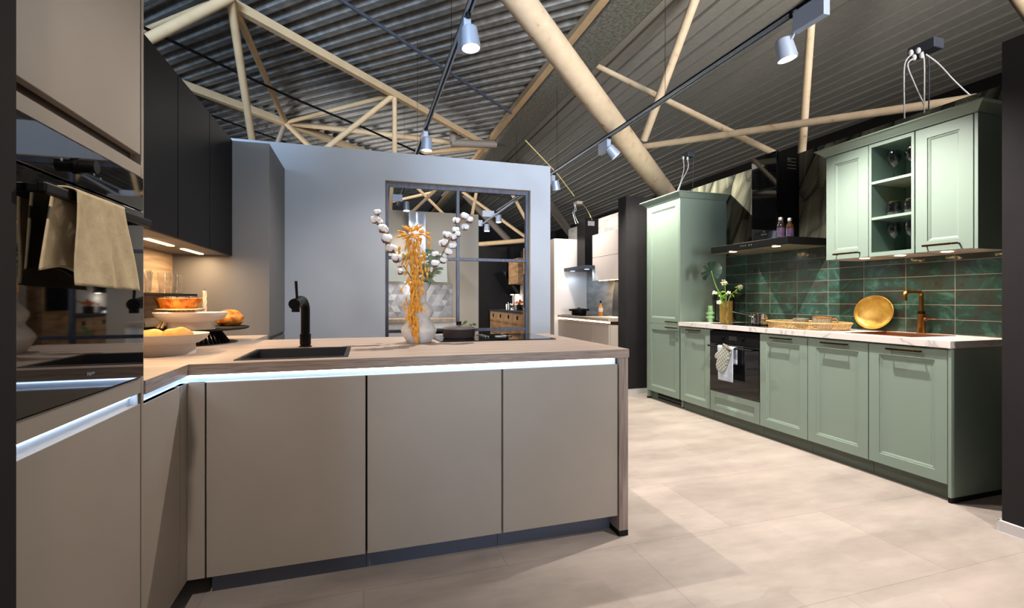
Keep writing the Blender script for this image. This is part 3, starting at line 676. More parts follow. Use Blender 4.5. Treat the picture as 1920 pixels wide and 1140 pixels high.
ch = build('grip_channel', B(-0.6545, -0.650, 1.116, 1.655, 0.857, 0.888).box(-0.654, -0.632, 1.655, 1.66, 0.857, 0.888), 'channel', t)
build('led_strip', B(-0.65, -0.645, 1.116, 1.645, 0.880, 0.8875), 'led_cool', ch)
build('plinth', B(-1.15, -0.72, 1.116, 1.68, 0, 0.1), 'plinth_grey', t)

ov = thing('oven', (-0.64, 1.40, 0.936), 'black glass built-in oven with a bar handle in the beige tower', 'oven')
build('oven_body', B(-1.15, -0.656, 1.13, 1.66, 0.94, 1.515), 'black', ov)
build('oven_door', B(-0.655, -0.622, 1.118, 1.672, 0.938, 1.421), 'glass_black', ov, bev=0.002)
build('control_panel', B(-0.655, -0.622, 1.118, 1.672, 1.425, 1.521), 'glass_black', ov, bev=0.002)
hd = build('handle', B(-0.598, -0.582, 1.14, 1.622, 1.370, 1.392), 'black', ov, bev=0.004)
for y in (1.15, 1.59): build('handle_mount', B(-0.622, -0.59, y, y + .016, 1.373, 1.389), 'black', hd, bev=0.002)
build('knob', MB().cyl((-0.622, 1.33, 1.468), (-0.614, 1.33, 1.468), 0.018, n=28).cyl((-0.614, 1.33, 1.468), (-0.585, 1.33, 1.468), 0.0145, n=28), 'black', ov, smooth=True)
build('indicator', MB().cyl((-0.6225, 1.27, 1.466), (-0.6212, 1.27, 1.466), 0.004, n=12).cyl((-0.6225, 1.40, 1.466), (-0.6212, 1.40, 1.466), 0.003, n=12).cyl((-0.6225, 1.43, 1.463), (-0.6212, 1.43, 1.463), 0.003, n=12), 'brushed', ov)
mtx = Matrix.Translation((-0.6212, 1.385, 0.985)) @ Matrix(((0, 0, 1, 0), (1, 0, 0, 0), (0, 1, 0, 0), (0, 0, 0, 1)))
build('lettering', text_mesh('Pelgrim', 0.011, mtx), 'brushed', ov, merge=False)

# linen towel over the oven handle
def towel():
    random.seed(3); mb = MB()
    n, mm = 34, 70
    L1, L2, arc = 0.168, 0.196, 0.05
    def fn(a, b):
        s = b * (L1 + arc + L2)
        wv = 0.004 * math.sin(a * 9 + b * 5) + 0.0025 * math.sin(a * 21 - b * 9)
        if s < L1:
            k = (L1 - s) / L1; z = 1.390 - (L1 - s); x = -0.605 - 0.006 * k + wv * 0.4 * k
            y = 1.205 - 0.03 * k + a * (0.215 + 0.01 * k); return (x, y, z + 0.01 * math.sin(a * 5) * k)
        if s < L1 + arc:
            q = (s - L1) / arc * PI; x = -0.5895 - 0.0155 * math.cos(q); z = 1.392 + 0.006 * math.sin(q)
            return (x, 1.205 + 0.02 * (q / PI) + a * 0.212, z)
        k = (s - L1 - arc) / L2; z = 1.390 - (s - L1 - arc)
        x = -0.574 + 0.006 * k + wv * (0.3 + k)
        return (x, 1.226 - 0.004 * k + a * (0.208 + 0.062 * k), z - 0.006 * a * k)
    mb.grid(fn, n, mm); return mb
tw = build('tea_towel', towel(), 'linen', smooth=True, solid=0.0035); tag(tw, 'beige linen towel draped over the bar handle of the tall black oven', 'towel')

# left base cabinets
def base_left(y0, y1, lab, name='base_cabinet', cat='cabinet'):
    t = thing(name, (-0.92, (y0 + y1) / 2, 0), lab, cat)
    build('carcass', B(-1.2, -0.66, y0, y1, 0.1, 0.84), 'beige', t)
    build('door', B(-0.66, -0.638, y0 + .0015, y1 - .0015, 0.1, 0.847), 'beige', t, bev=0.0015)
    build('plinth', B(-1.15, -0.72, y0, y1, 0, 0.1), 'plinth_grey', t)
base_left(1.702, 2.016, 'narrow beige base cabinet right of the oven tower')
t = thing('corner_post', (-0.61, 2.06, 0.1), 'beige filler post in the inner corner of the L shaped kitchen', 'panel')
build('filler', B(-0.66, -0.638, 2.018, 2.088, 0.1, 0.847), 'beige', t, bev=0.001)
build('filler', B(-0.638, -0.58, 2.088, 2.11, 0.1, 0.847), 'beige', t, bev=0.001)
for i, (x0, x1, lab) in enumerate(((-0.577, 0.010, 'beige peninsula cabinet under the black sink, nearest the corner'), (0.012, 0.602, 'middle beige cabinet of the peninsula, below the vase'), (0.604, 1.195, 'rightmost peninsula cabinet beside the wood end panel'))):
    t = thing('base_cabinet', ((x0 + x1) / 2, 2.4, 0), lab, 'cabinet', 'flat fronted peninsula cabinets')
    build('carcass', B(x0, x1, 2.112, 2.66, 0.1, 0.70).box(x0, x0 + .016, 2.112, 2.66, 0.70, 0.84).box(x1 - .016, x1, 2.112, 2.66, 0.70, 0.84), 'black_rough', t)
    build('door', B(x0 + .003, x1 - .003, 2.088, 2.110, 0.10, 0.845), 'beige', t, bev=0.0015)
    build('plinth', B(x0, x1, 2.172, 2.19, 0, 0.1), 'plinth_grey', t)
# rear half of the peninsula
t = thing('base_cabinet', (0.3, 2.92, 0), 'rear cabinet block carrying the hob side of the peninsula', 'cabinet')
build('carcass', B(-0.60, 1.19, 2.664, 3.17, 0.1, 0.86), 'beige', t); build('plinth', B(-0.60, 1.19, 2.68, 3.12, 0, 0.1), 'plinth_grey', t)
# light channel below the worktop
t = thing('light_channel', (0.2, 2.1, 0.85), 'cool white glowing grip channel under the worktop edge', 'light strip')
build('channel', B(-0.674, 1.185, 2.119, 2.122, 0.846, 0.8775).box(-0.640, 1.185, 2.092, 2.119, 0.8455, 0.847).box(1.183, 1.186, 2.10, 2.12, 0.846, 0.877), 'channel', t)
build('channel', B(-0.674, -0.671, 1.702, 2.122, 0.846, 0.8775).box(-0.671, -0.640, 1.702, 2.119, 0.8455, 0.847), 'channel', t)
build('led_strip', B(-0.65, 1.175, 2.112, 2.119, 0.868, 0.877), 'led_cool', t)
build('led_strip', B(-0.671, -0.664, 1.703, 2.10, 0.868, 0.877), 'led_cool', t)

# L shaped worktop with the sink cut-out
def worktop():
    t = thing('worktop', (0, 2.6, 0.878), 'L shaped grey oak laminate worktop with a thick edge', 'worktop')
    z0, z1 = 0.878, 0.92
    sx0, sx1, sy0, sy1 = -0.497, -0.063, 2.14, 2.572
    xs = [-1.2, XF, sx0, sx1, 1.248]; ys = [1.702, 2.075, sy0, sy1, 3.19, 3.628]
    mb = MB(); V = {}
    def vv(i, j, z):
        k = (i, j, z)
        if k not in V: V[k] = mb.bm.verts.new((xs[i], ys[j], z))
        return V[k]
    cells = set()
    for i in range(4):
        for j in range(5):
            ok = (i == 0) or (1 <= j <= 3)
            if i == 2 and j == 2: ok = False
            if ok: cells.add((i, j))
    for i, j in cells:
        mb.bm.faces.new((vv(i, j, z1), vv(i + 1, j, z1), vv(i + 1, j + 1, z1), vv(i, j + 1, z1)))
        mb.bm.faces.new((vv(i, j, z0), vv(i, j + 1, z0), vv(i + 1, j + 1, z0), vv(i + 1, j, z0)))
        for (di, dj, a, b) in ((-1, 0, (i, j), (i, j + 1)), (1, 0, (i + 1, j + 1), (i + 1, j)), (0, -1, (i + 1, j), (i, j)), (0, 1, (i, j + 1), (i + 1, j + 1))):
            if (i + di, j + dj) not in cells:
                mb.bm.faces.new((vv(*a, z0), vv(*b, z0), vv(*b, z1), vv(*a, z1)))
    build('top', mb, 'oak', t, bev=0.001)
    build('edge_band', B(XF, 1.2485, 2.0738, 2.075, z0, z1 - .001).box(XF, XF + .0012, 1.703, 2.075, z0, z1 - .001), 'oak_edge', t)
worktop()
t = thing('end_panel', (1.222, 2.62, 0), 'grey oak end panel closing the right side of the peninsula', 'panel')
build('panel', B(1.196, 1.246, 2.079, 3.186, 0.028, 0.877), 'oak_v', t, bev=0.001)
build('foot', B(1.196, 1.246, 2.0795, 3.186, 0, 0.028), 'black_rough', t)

# black sink
def sink(name, x0, x1, y0, y1, zt, depth, mt, lab, ax=None):
    t = thing(name, ((x0 + x1) / 2, (y0 + y1) / 2, zt - depth), lab, 'sink')
    rim = 0.012; mb = MB()
    def ring(a, z, ins): return [(x0 + ins, y0 + ins, z), (x1 - ins, y0 + ins, z), (x1 - ins, y1 - ins, z), (x0 + ins, y1 - ins, z)]
    mb.loft([ring(0, zt, -0.006), ring(0, zt + 0.004, -0.006), ring(0, zt + 0.004, rim), ring(0, zt - depth + .02, rim + .012), ring(0, zt - depth, rim + .035)], cap=False)
    mb.face(ring(0, zt - depth, rim + .035))
    build('basin', mb, mt, t, bev=0.003)
    cx, cy = (x0 + x1) / 2, (y0 + y1) / 2
    build('drain', MB().cyl((cx, cy, zt - depth), (cx, cy, zt - depth + .004), 0.045, n=28), 'chrome' if ax is None else mt, t, smooth=True)
    return t
t = sink('sink', -0.49, -0.07, 2.147, 2.565, 0.92, 0.17, 'granite', 'square black composite sink let into the oak worktop')
build('overflow', B(-0.325, -0.235, 2.536, 2.5405, 0.855, 0.883), 'black', t, bev=0.002)
# black tap
t = thing('tap', (-0.335, 2.635, 0.92), 'matt black kitchen tap with an upright lever behind the black sink', 'tap')
tx, ty = -0.287, 2.665
build('base', MB().lathe([(0, 0), (0.032, 0), (0.032, 0.004), (0.025, 0.006), (0.025, 0.012), (0.027, 0.014), (0.027, 0.066), (0.0, 0.066)], (tx, ty, 0.92), 28), 'black', t, smooth=True)
pts = [(tx, ty, 0.985), (tx, ty, 1.05), (tx, ty, 1.105)] + [(tx - 0.012 * (1 - math.cos(a)), ty - 0.055 * (1 - math.cos(a)), 1.105 + 0.055 * math.sin(a)) for a in (0.3, 0.6, 0.9, 1.2, 1.5)]
pts.append((pts[-1][0] - 0.002, pts[-1][1] - 0.05, 1.16)); pts.append((pts[-1][0] - 0.004, pts[-1][1] - 0.12, 1.145))
build('spout', MB().tube(pts, 0.022, 16), 'black', t, smooth=True)
e = Vector(pts[-1])
build('spray_head', MB().cyl(e + Vector((.002, .05, .003)), e + Vector((-.004, -.03, -.003)), 0.025, n=24).cyl(e + Vector((0, -.01, -.01)), e + Vector((0, -.01, -.04)), 0.018, n=20), 'black', t, smooth=True)
build('lever', MB().cyl(e + Vector((0.005, 0, 0.015)), e + Vector((0.0, 0, 0.105)), 0.0055, 0.0065, 14), 'black', t, smooth=True)
# hob, pan
t = thing('hob', (0.76, 2.97, 0.92), 'flat black glass induction hob on the peninsula with a downdraft grille', 'hob')
build('glass_plate', B(0.415, 1.12, 2.70, 3.17, 0.9205, 0.926), 'hob_glass', t, bev=0.0015)
gr = build('vent_grille', B(0.72, 0.90, 2.90, 3.12, 0.926, 0.929), 'hob_glass', t)
build('grille_bar', B(0.728, 0.733, 2.91, 3.11, 0.929, 0.932).box(0.748, 0.753, 2.91, 3.11, 0.929, 0.932).box(0.80, 0.87, 2.925, 2.93, 0.929, 0.932).box(0.80, 0.87, 2.945, 2.95, 0.929, 0.932).box(0.885, 0.89, 2.91, 3.11, 0.929, 0.932), 'brushed', gr)
t = thing('frying_pan', (0.56, 2.93, 0.927), 'dark brown lidded pan on the left of the black hob', 'pan')
px, py = 0.565, 2.93
build('pan_body', MB().lathe([(0, 0), (0.092, 0), (0.098, 0.006), (0.102, 0.05), (0.104, 0.052), (0.1, 0.052), (0, 0.05)], (px, py, 0.927), 40), mat('brown_enamel', (66, 54, 50), .4), t, smooth=True)
ld = build('lid', MB().lathe([(0, 0.052), (0.105, 0.052), (0.106, 0.056), (0.09, 0.066), (0.05, 0.075), (0.0, 0.079)], (px, py, 0.927), 40), mat('grey_brown_enamel', (84, 74, 72), .35), t, smooth=True)
build('lid_knob', MB().lathe([(0.0, 0.076), (0.013, 0.077), (0.014, 0.092), (0.017, 0.095), (0.017, 0.100), (0, 0.101)], (px, py, 0.927), 24), 'black', ld, smooth=True)
build('handle', MB().cyl((px - 0.09, py + .02, 0.968), (px - 0.22, py + 0.05, 0.966), 0.016, 0.018, 16), 'black', t, smooth=True)

# ---- vase and dried flowers
VX, VY, VZ = 0.298, 2.73, 0.92
o = build('vase', MB().lathe([(0, 0), (0.06, 0), (0.066, 0.004), (0.085, 0.035), (0.098, 0.062), (0.1, 0.07), (0.096, 0.084), (0.08, 0.108), (0.062, 0.13), (0.060, 0.134), (0.070, 0.15), (0.078, 0.172), (0.077, 0.184), (0.066, 0.202), (0.047, 0.222), (0.042, 0.232), (0.041, 0.26), (0.044, 0.30), (0.049, 0.338), (0.045, 0.34), (0.038, 0.30), (0.036, 0.24), (0.0, 0.235)], (VX, VY, VZ), 56), 'ceramic', smooth=True)
tag(o, 'white stacked ceramic vase on the peninsula holding dried flowers', 'vase')
def on_plane(u, v, Y):
    s, c = 0.296634, 0.954991; r = (u - 960) / F_; D = Y / (c - s * r); return ray_at(u, v, D)
def boll(par, c, s, rnd):
    f = MB()
    for k in range(4):
        a = k * PI / 2 + rnd.random(); q = Vector((math.cos(a), math.sin(a), rnd.uniform(-.35, .35))) * s * 0.42
        f.ell(c + q * 1.15, (s * .78, s * .72, s * .72), Matrix.Rotation(rnd.random() * 3, 3, 'Y'), 12, 8)
    b = build('cotton_boll', f, 'cotton', par, smooth=True, merge=False)
    h = MB()
    for k in range(5):
        a = k * 2 * PI / 5 + rnd.random() * .4; d = Vector((math.cos(a), math.sin(a), 0)); base = c + Vector((0, 0, -s * .85))
        pts = [base, base + d * s * .55 + Vector((0, 0, s * .1)), base + d * s * .98 + Vector((0, 0, s * .55)), base + d * s * 1.08 + Vector((0, 0, s * .95))]
        h.tube(pts, [s * .16, s * .2, s * .12, s * .02], 6)
    build('husk', h, 'husk', b, smooth=True, merge=False)
def cotton(lab, stem, bolls, yy, seed):
    rnd = random.Random(seed)
    t = thing('cotton_branch', (VX, VY, VZ + 0.2), lab, 'dried flower', 'dried cotton branches in the white vase')
    build('stem', cable([Vector((VX, VY, VZ + 0.24))] + [on_plane(*p, yy) for p in stem], 0.0035), 'twig', t, smooth=True)
    for u, v, sz in bolls: boll(t, on_plane(u, v, yy + rnd.uniform(-.02, .02)), sz * 1.34, rnd)
cotton('dried cotton branch leaning out to the left of the white vase', [(775, 530), (757, 498), (745, 482), (734, 462), (722, 440), (714, 415), (706, 398)],
       [(707, 397, .014), (704, 411, .019), (711, 416, .014), (718, 428, .020), (725, 447, .021), (733, 466, .020), (744, 484, .020), (750, 495, .015), (750, 509, .014)], 2.70, 1)
cotton('dried cotton branch leaning out to the right of the white vase', [(797, 535), (814, 508), (825, 485), (835, 465), (848, 440), (860, 420), (873, 400)],
       [(856, 413, .016), (871, 404, .017), (880, 412, .016), (872, 425, .016), (854, 431, .015), (859, 438, .014), (838, 440, .016), (850, 444, .018), (832, 455, .019), (849, 459, .017), (841, 471, .017), (816, 476, .014), (816, 493, .017), (831, 488, .015)], 2.72, 2)
def spray():
    rnd = random.Random(11); seeds = MB(); hair = seeds
    path = [(773, 434, 26), (778, 452, 25), (775, 472, 20), (778, 492, 19), (779, 512, 20), (779, 532, 18), (778, 550, 15), (777, 567, 13), (775, 583, 13), (773, 600, 11), (778, 616, 7), (780, 628, 4)]
    for u, v, wd in path:
        k = int(9 + wd * 1.15)
        for _ in range(k):
            uu = u + rnd.gauss(0, .5) * wd; v2 = v + rnd.uniform(-10, 10); yy = 2.585 + rnd.uniform(-.03, .035)
            c = on_plane(uu, v2, yy); up = max(0.0, min(1.0, (462 - v2) / 40))
            side = (uu - u) / max(wd, 1)
            d = Vector((side * (.8 * up + .3) + rnd.gauss(0, .2), rnd.gauss(0, .3), -1 + 1.75 * up)).normalized()
            L = rnd.uniform(.015, .021); uax, vax = frame(d)
            mtx = Matrix((uax, vax, d)).transposed()
            seeds.lathe([(0.0, -L), (.0032, -L * .75), (.0066, -L * .2), (.0052, L * .25), (.0018, L * .85), (0, L)], c, 7, mtx)
            hair.tube([c + d * L * .8, c + d * (L * 1.9) + Vector((rnd.gauss(0, .003), 0, 0))], [.0005, .00015], 3)
            hair.tube([c - d * L * .9, c - d * L * 2.2 + Vector((-side * .01, 0, .006))], [.0005, .0005], 3)
    return seeds, hair
sd, hr = spray()
t = thing('dried_oat_spray', (VX, VY - .1, VZ + .2), 'orange dyed oat spray cascading in front of the white vase', 'dried flower')
build('seed_heads', sd, 'oat', t, smooth=True, merge=False)
build('stalk', cable([(VX, VY, VZ + .25), (VX - .005, VY - .01, VZ + .36), on_plane(788, 495, 2.66), on_plane(777, 452, 2.60), on_plane(777, 520, 2.585), on_plane(777, 590, 2.585), on_plane(779, 625, 2.585)], 0.0022), 'oat', t, smooth=True)
def leaves(mb, pts, n, ln_, wd, rnd, droop=.3):
    P = [Vector(p) for p in pts]
    for k in range(n):
        f = (k + .5) / n * (len(P) - 1); i = int(f); p = P[i].lerp(P[min(i + 1, len(P) - 1)], f - i)
        a = rnd.uniform(0, 2 * PI); d = Vector((math.cos(a), math.sin(a) * .6, rnd.uniform(-.1, .8))).normalized()
        sd_ = d.cross(Vector((0, 1, .2))).normalized(); L = ln_ * rnd.uniform(.7, 1.15)
        def fn(x, y, p=p, d=d, sd_=sd_, L=L):
            wdt = wd * math.sin(PI * min(1, x * .97 + .03)) ** .8 * (1 - .25 * x)
            return p + d * L * x + sd_ * wdt * (y - .5) + Vector((0, 0, -droop * L * x * x)) + Vector((0, .003, 0)) * abs(y - .5)
        mb.grid(fn, 6, 2)
    return mb
rnd = random.Random(5)
t = thing('leafy_sprig', (VX + .02, VY, VZ + .22), 'sprig of narrow sage green leaves behind the orange spray in the white vase', 'plant')
for pts in ([(VX, VY, VZ + .25), on_plane(803, 520, 2.74), on_plane(806, 490, 2.75), on_plane(797, 468, 2.76)], [(VX, VY, VZ + .25), on_plane(797, 530, 2.74), on_plane(790, 500, 2.76), on_plane(765, 478, 2.76)], [(VX + .01, VY, VZ + .25), on_plane(806, 535, 2.72), on_plane(812, 505, 2.74), on_plane(822, 475, 2.74)]):
    build('stem', cable(pts, .002), 'leaf', t, smooth=True)
    build('foliage', leaves(MB(), pts[1:], 24, .072, .019, rnd), 'leaf_sage', t, merge=False)

# ---- objects on the left leg
ZT = 0.92
def slat_stand(name, lab, cx, cy, z0, h, rx, ry, rt, rb, mt, n, th=.012, group=None):
    t = thing(name, (cx, cy, z0), lab, 'cake stand')
    zt = z0 + h
    def ring(k, z): return [(cx + rx * k * math.cos(2 * PI * i / 56), cy + ry * k * math.sin(2 * PI * i / 56), z) for i in range(56)]
    build('plate', MB().loft([ring(.96, zt - th), ring(1.0, zt - th * .5), ring(.99, zt), ring(.0001, zt)], cap=True), mt, t, smooth=True)
    for k in range(n):
        a = 2 * PI * k / n; d = Vector((math.cos(a), math.sin(a), 0))
        build('slat', MB().bar(Vector((cx, cy, z0)) + d * rb, Vector((cx, cy, zt - th)) + d * rt, .008, .008), mt, t)
    return zt
zb = slat_stand('cake_stand', 'wide black cake stand with a slatted foot under the bread', -0.905, 3.08, ZT, 0.088, .27, .29, .12, .17, 'black_rough', 46)
zw = slat_stand('cake_stand', 'small pale wooden slatted cake stand under the fruit tart', -0.985, 3.09, zb, 0.105, .125, .125, .055, .10, 'lightwood', 18, .008)
# white pedestal bowls
def pedestal(c, rf, hf, rr, hr, lab):
    o = build('pedestal_bowl', MB().lathe([(0, 0), (rf, 0), (rf, hf), (rf * 1.12, hf + .003), (rr * .80, hf + hr * .16), (rr * .90, hf + hr * .38), (rr * .965, hf + hr * .7), (rr, hf + hr), (rr * .975, hf + hr), (rr * .86, hf + hr * .5), (rf * .9, hf + .008), (0, hf + .006)], c, 56), 'ceramic_matt', smooth=True)
    tag(o, lab, 'bowl', 'wide white pedestal bowls'); return c[2] + hf
za = pedestal((-0.845, 2.50, ZT), .112, .046, .165, .045, 'wide white pedestal bowl with two bread rolls, nearest the oven tower')
zbb = pedestal((-0.86, 2.88, zb), .105, .040, .165, .048, 'wide white pedestal bowl standing on the black cake stand')
for c, s_, lab in (((-0.90, 2.49, za + .032), (.066, .058, .034), 'left pale bread roll in the nearer white bowl'), ((-0.80, 2.50, za + .036), (.062, .056, .036), 'right pale bread roll in the nearer white bowl')):
    o = build('bread_roll', MB().ell(c, s_, nu=28, nv=18, fn=lambda p: Vector((p.x, p.y, max(p.z, -.75) * (1 + .08 * math.sin(6 * p.x))))), 'roll', smooth=True); tag(o, lab, 'bread')
cx, cy = -0.985, 3.09
t = thing('fruit_tart', (cx, cy, zw), 'golden crusted fruit tart topped with blueberries on the wooden stand', 'tart')
build('crust', MB().lathe([(0, 0), (.088, 0), (.10, .028), (.112, .056), (.106, .058), (.098, .048), (0, .046)], (cx, cy, zw + .001), 40), 'crust', t, smooth=True)
rnd = random.Random(4); bm_ = MB()
for k in range(60):
    a = rnd.random() * 2 * PI; r_ = .088 * math.sqrt(rnd.random())
    build('blueberry', MB().ell((cx + r_ * math.cos(a), cy + r_ * math.sin(a), zw + .055 + rnd.random() * .006), (.0075, .0075, .007), nu=8, nv=6), 'berry', t, smooth=True)
o = build('bread_loaf', MB().ell((-0.765, 3.22, zb + .042), (.075, .095, .052), Matrix.Rotation(.4, 3, 'Z'), 32, 20, fn=lambda p: Vector((p.x * (1 + .05 * math.sin(9 * p.z)), p.y, max(p.z, -.86) * (1 + .06 * math.sin(7 * p.y + 3 * p.x))))), 'crust', smooth=True)
tag(o, 'crusty golden bread loaf at the right end of the black cake stand', 'bread')
cd = MB()
for k in range(3):
    cd.tube([(-0.902 + .005 * math.cos(2.1 * k + .55 * i), 3.25 + .005 * math.sin(2.1 * k + .55 * i), zb + .0162 + i * .0105) for i in range(19)], .0062, 8)
t = thing('candle', (-0.902, 3.25, zb), 'twisted ivory candle behind the white bowl on the black stand', 'candle')
build('wax', cd, 'candle', t, smooth=True, merge=False); build('wick', MB().cyl((-0.902, 3.25, zb + .2), (-0.902, 3.25, zb + .222), .001, n=6), 'black_rough', t)
build('holder', MB().lathe([(0, 0), (.03, 0), (.03, .006), (.014, .009), (.014, .02), (0, .02)], (-0.902, 3.25, zb), 24), 'black', t, smooth=True)
t = thing('lidded_jar', (-0.775, 2.05, ZT), 'black round lidded jar mostly hidden behind the oven tower', 'jar')
build('body', MB().lathe([(0, 0), (.034, 0), (.048, .012), (.052, .034), (.046, .052), (0, .054)], (-0.80, 1.995, ZT + .001), 32), 'black', t, smooth=True)
build('lid', MB().lathe([(0, .054), (.044, .054), (.036, .064), (.012, .068), (.010, .076), (0, .077)], (-0.80, 1.995, ZT + .001), 28), 'black', t, smooth=True)
# splashback, shelf, glasses
o = build('splashback', B(-1.2, -1.19, 1.702, 3.628, 0.921, 1.456), 'oak_splash'); tag(o, 'grey oak splashback panel under the black wall cabinets', 'panel')
o = build('wall_shelf', B(-1.19, -1.047, 1.72, 3.62, 1.186, 1.199), 'black_door', bev=.001); tag(o, 'slim black wall shelf carrying the tumblers', 'shelf')
pr = [(0.0, 0.0), (.024, 0), (.026, .004), (.029, .06), (.033, .118), (.0318, .118), (.0275, .06), (.0235, .012), (0, .011)]
gl = build('tumbler', MB().lathe(pr, (0, 0, 0), 32), 'glass', smooth=True)
tag(gl, 'x', 'glass', 'clear tumblers on the black shelf')
for i, ((x, y), lab) in enumerate((((-1.09, 2.93), 'clear tumbler at the left end, next to the oven tower'), ((-1.145, 3.10), 'clear tumbler behind, second from the left on the black shelf'), ((-1.09, 3.20), 'clear tumbler, second from the right on the black shelf'), ((-1.10, 3.42), 'clear tumbler at the right end of the black shelf'))):
    o = gl if i == 0 else copy_tree(gl); o.location = (x, y, 1.1995); o['label'] = lab
# black wall cabinets
for i, (y0, y1, lab) in enumerate(((2.14, 2.64, 'black wall cabinet nearest the oven tower'), (2.645, 3.128, 'middle black wall cabinet of three'), (3.133, 3.625, 'black wall cabinet beside the tall grey cabinet'))):
    t = thing('wall_cabinet', (-1.02, (y0 + y1) / 2, 1.456), lab, 'cabinet', 'tall black handleless wall cabinets')
    build('carcass', B(-1.188, -0.868, y0, y1, 1.468, 2.235), 'black_door', t)
    build('door', B(-0.866, -0.845, y0 + .0015, y1 - .0015, 1.456, 2.235), 'black_door', t, bev=.001)
    bt = build('underside', B(-1.188, -0.868, y0, y1, 1.458, 1.468), 'grey', t)
    build('strip_light', B(-1.013, -0.988, y0 + .07, y1 - .09, 1.4535, 1.4585), 'led_warm', bt)
    l = area('strip_glow', (-1.0, (y0 + y1) / 2, 1.45), .03, 5.0, WARM, (-1.0, (y0 + y1) / 2, 0), sy=.35)
    l.rotation_euler = (0, 0, 0); l.parent = t; l.location = Vector((-1.0, (y0 + y1) / 2, 1.45)) - root_loc(t)
# tall grey cabinet in the corner
t = thing('tall_cabinet', (-0.91, 3.96, 0), 'tall grey cabinet in the corner against the window wall', 'cabinet')
build('side_panel', B(-1.2, -0.62, 3.63, 3.648, 0, 2.235), 'grey', t, bev=.001)
build('carcass', B(-1.2, -0.64, 3.65, 4.298, 0.1, 2.235), 'grey', t)
build('door', B(-0.64, -0.62, 3.651, 4.297, 0.905, 2.235), 'grey', t, bev=.001)
build('door', B(-0.64, -0.62, 3.651, 4.297, 0.1, 0.88), 'grey', t, bev=.001)

# ================================================================ GREEN KITCHEN
XG = 3.20
def shaker(y0, y1, z0, z1, x=XG, fr=0.065, th=0.021):
    """panelled front facing -X with a moulded recess"""
    def ring(i, d): return [(x + d, y0 + i, z0 + i), (x + d, y1 - i, z0 + i), (x + d, y1 - i, z1 - i), (x + d, y0 + i, z1 - i)]
    return MB().loft([ring(0, th), ring(0, .0015), ring(.0015, 0), ring(fr, 0), ring(fr + .003, .006), ring(fr + .008, .006), ring(fr + .018, .012), ring(fr + .0185, .012)])
def door_g(t, y0, y1, z0, z1, hz=None, x=XG, name='door', fr=.065, lw=None):
    g_ = .0018
    d = build(name, shaker(y0 + g_, y1 - g_, z0, z1, x, fr), 'green', t)
    if hz is not None:
        cy = (y0 + y1) / 2; wd = min(.19, (y1 - y0) * .45) if lw is None else lw
        if isinstance(hz, tuple): hz, cy = hz
        b = build('handle', B(x - .038, x - .026, cy - wd / 2, cy + wd / 2, hz - .006, hz + .006), 'handle', d, bev=.001)
        build('handle_trim', B(x - .0385, x - .0255, cy - wd / 2 + .026, cy - wd / 2 + .029, hz - .0065, hz + .0065).box(x - .0385, x - .037, cy - wd / 2 + .028, cy + wd / 2, hz + .0045, hz + .0062), 'brass_bright', b)
        s_ = -1
        for k in (-1, 1):
            build('handle_leg', B(x - .030, x + .001, cy + k * wd * .46 - .003, cy + k * wd * .46 + .003, hz - .006, hz + .004), 'handle', b)
    return d
t = thing('tall_cabinet', (3.5, 4.61, 0), 'tall sage green larder cabinet with a flared cornice', 'cabinet')
build('carcass', B(3.222, 3.798, 4.318, 4.90, 0.1, 2.235), 'green', t)
build('side_panel', B(3.20, 3.798, 4.300, 4.316, 0.885, 2.24).box(3.23, 3.798, 4.300, 4.316, 0.02, 0.885), 'green', t, bev=.001)
build('side_panel', B(3.20, 3.798, 4.902, 4.92, 0.02, 2.24), 'green', t, bev=.001)
door_g(t, 4.318, 4.90, .888, 2.235, (.918, 4.43), lw=.18); door_g(t, 4.318, 4.90, .10, .884, (.856, 4.43), lw=.18)
build('plinth', B(3.25, 3.268, 4.316, 4.902, 0, 0.099), 'plinth_green', t)
m = MB()
for k in range(12): m.box(3.247, 3.25, 4.34 + k * .036, 4.37 + k * .036, .055, .085); m.box(3.247, 3.25, 4.34 + k * .036, 4.37 + k * .036, .022, .046)
build('vent_grille', m, 'black_rough', t)
build('foot', B(3.20, 3.798, 4.902, 4.92, 0, 0.02), 'black_rough', t)
def cornice(x0, x1, y0, y1, z0, fl, h, back=3.798):
    def ring(k, z): return [(x0 - k, y0 - k, z), (back, y0 - k, z), (back, y1 + k, z), (x0 - k, y1 + k, z)]
    return MB().loft([ring(0, z0), ring(0.004, z0 + .006), ring(fl * .75, z0 + h - .014), ring(fl, z0 + h - .008), ring(fl, z0 + h)])
build('cornice', cornice(3.195, 3.798, 4.295, 4.925, 2.242, .055, .062), 'green', t)

# base units from the larder towards the camera
units = [(3.842, 4.296, 'narrow sage green base cabinet between the larder and the oven'), (2.781, 3.236, 'sage green base cabinet right of the oven'), (2.326, 2.779, 'sage green base cabinet below the rattan tray end'), (1.873, 2.324, 'sage green base cabinet below the copper sink, next to the end panel')]
for y0, y1, lab in units:
    t = thing('base_cabinet', (3.5, (y0 + y1) / 2, 0), lab, 'cabinet', 'sage green panelled base cabinets')
    build('carcass', B(3.222, 3.79, y0 + .001, y1 - .001, 0.1, 0.72), 'green', t)
    door_g(t, y0, y1, .10, .874, .852)
    build('top_rail', B(3.224, 3.24, y0 + .001, y1 - .001, .72, .884), 'green', t)
    build('plinth', B(3.25, 3.268, y0, y1, 0, 0.1), 'plinth_green', t)
t = thing('oven_housing', (3.5, 3.54, 0), 'sage green housing drawer under the built-in oven', 'cabinet')
build('carcass', B(3.222, 3.79, 3.242, 3.838, 0.1, 0.285), 'green', t)
d = build('drawer', shaker(3.242, 3.837, .10, .289, XG, .055), 'green', t); build('plinth', B(3.25, 3.268, 3.238, 3.84, 0, .1), 'plinth_green', t)
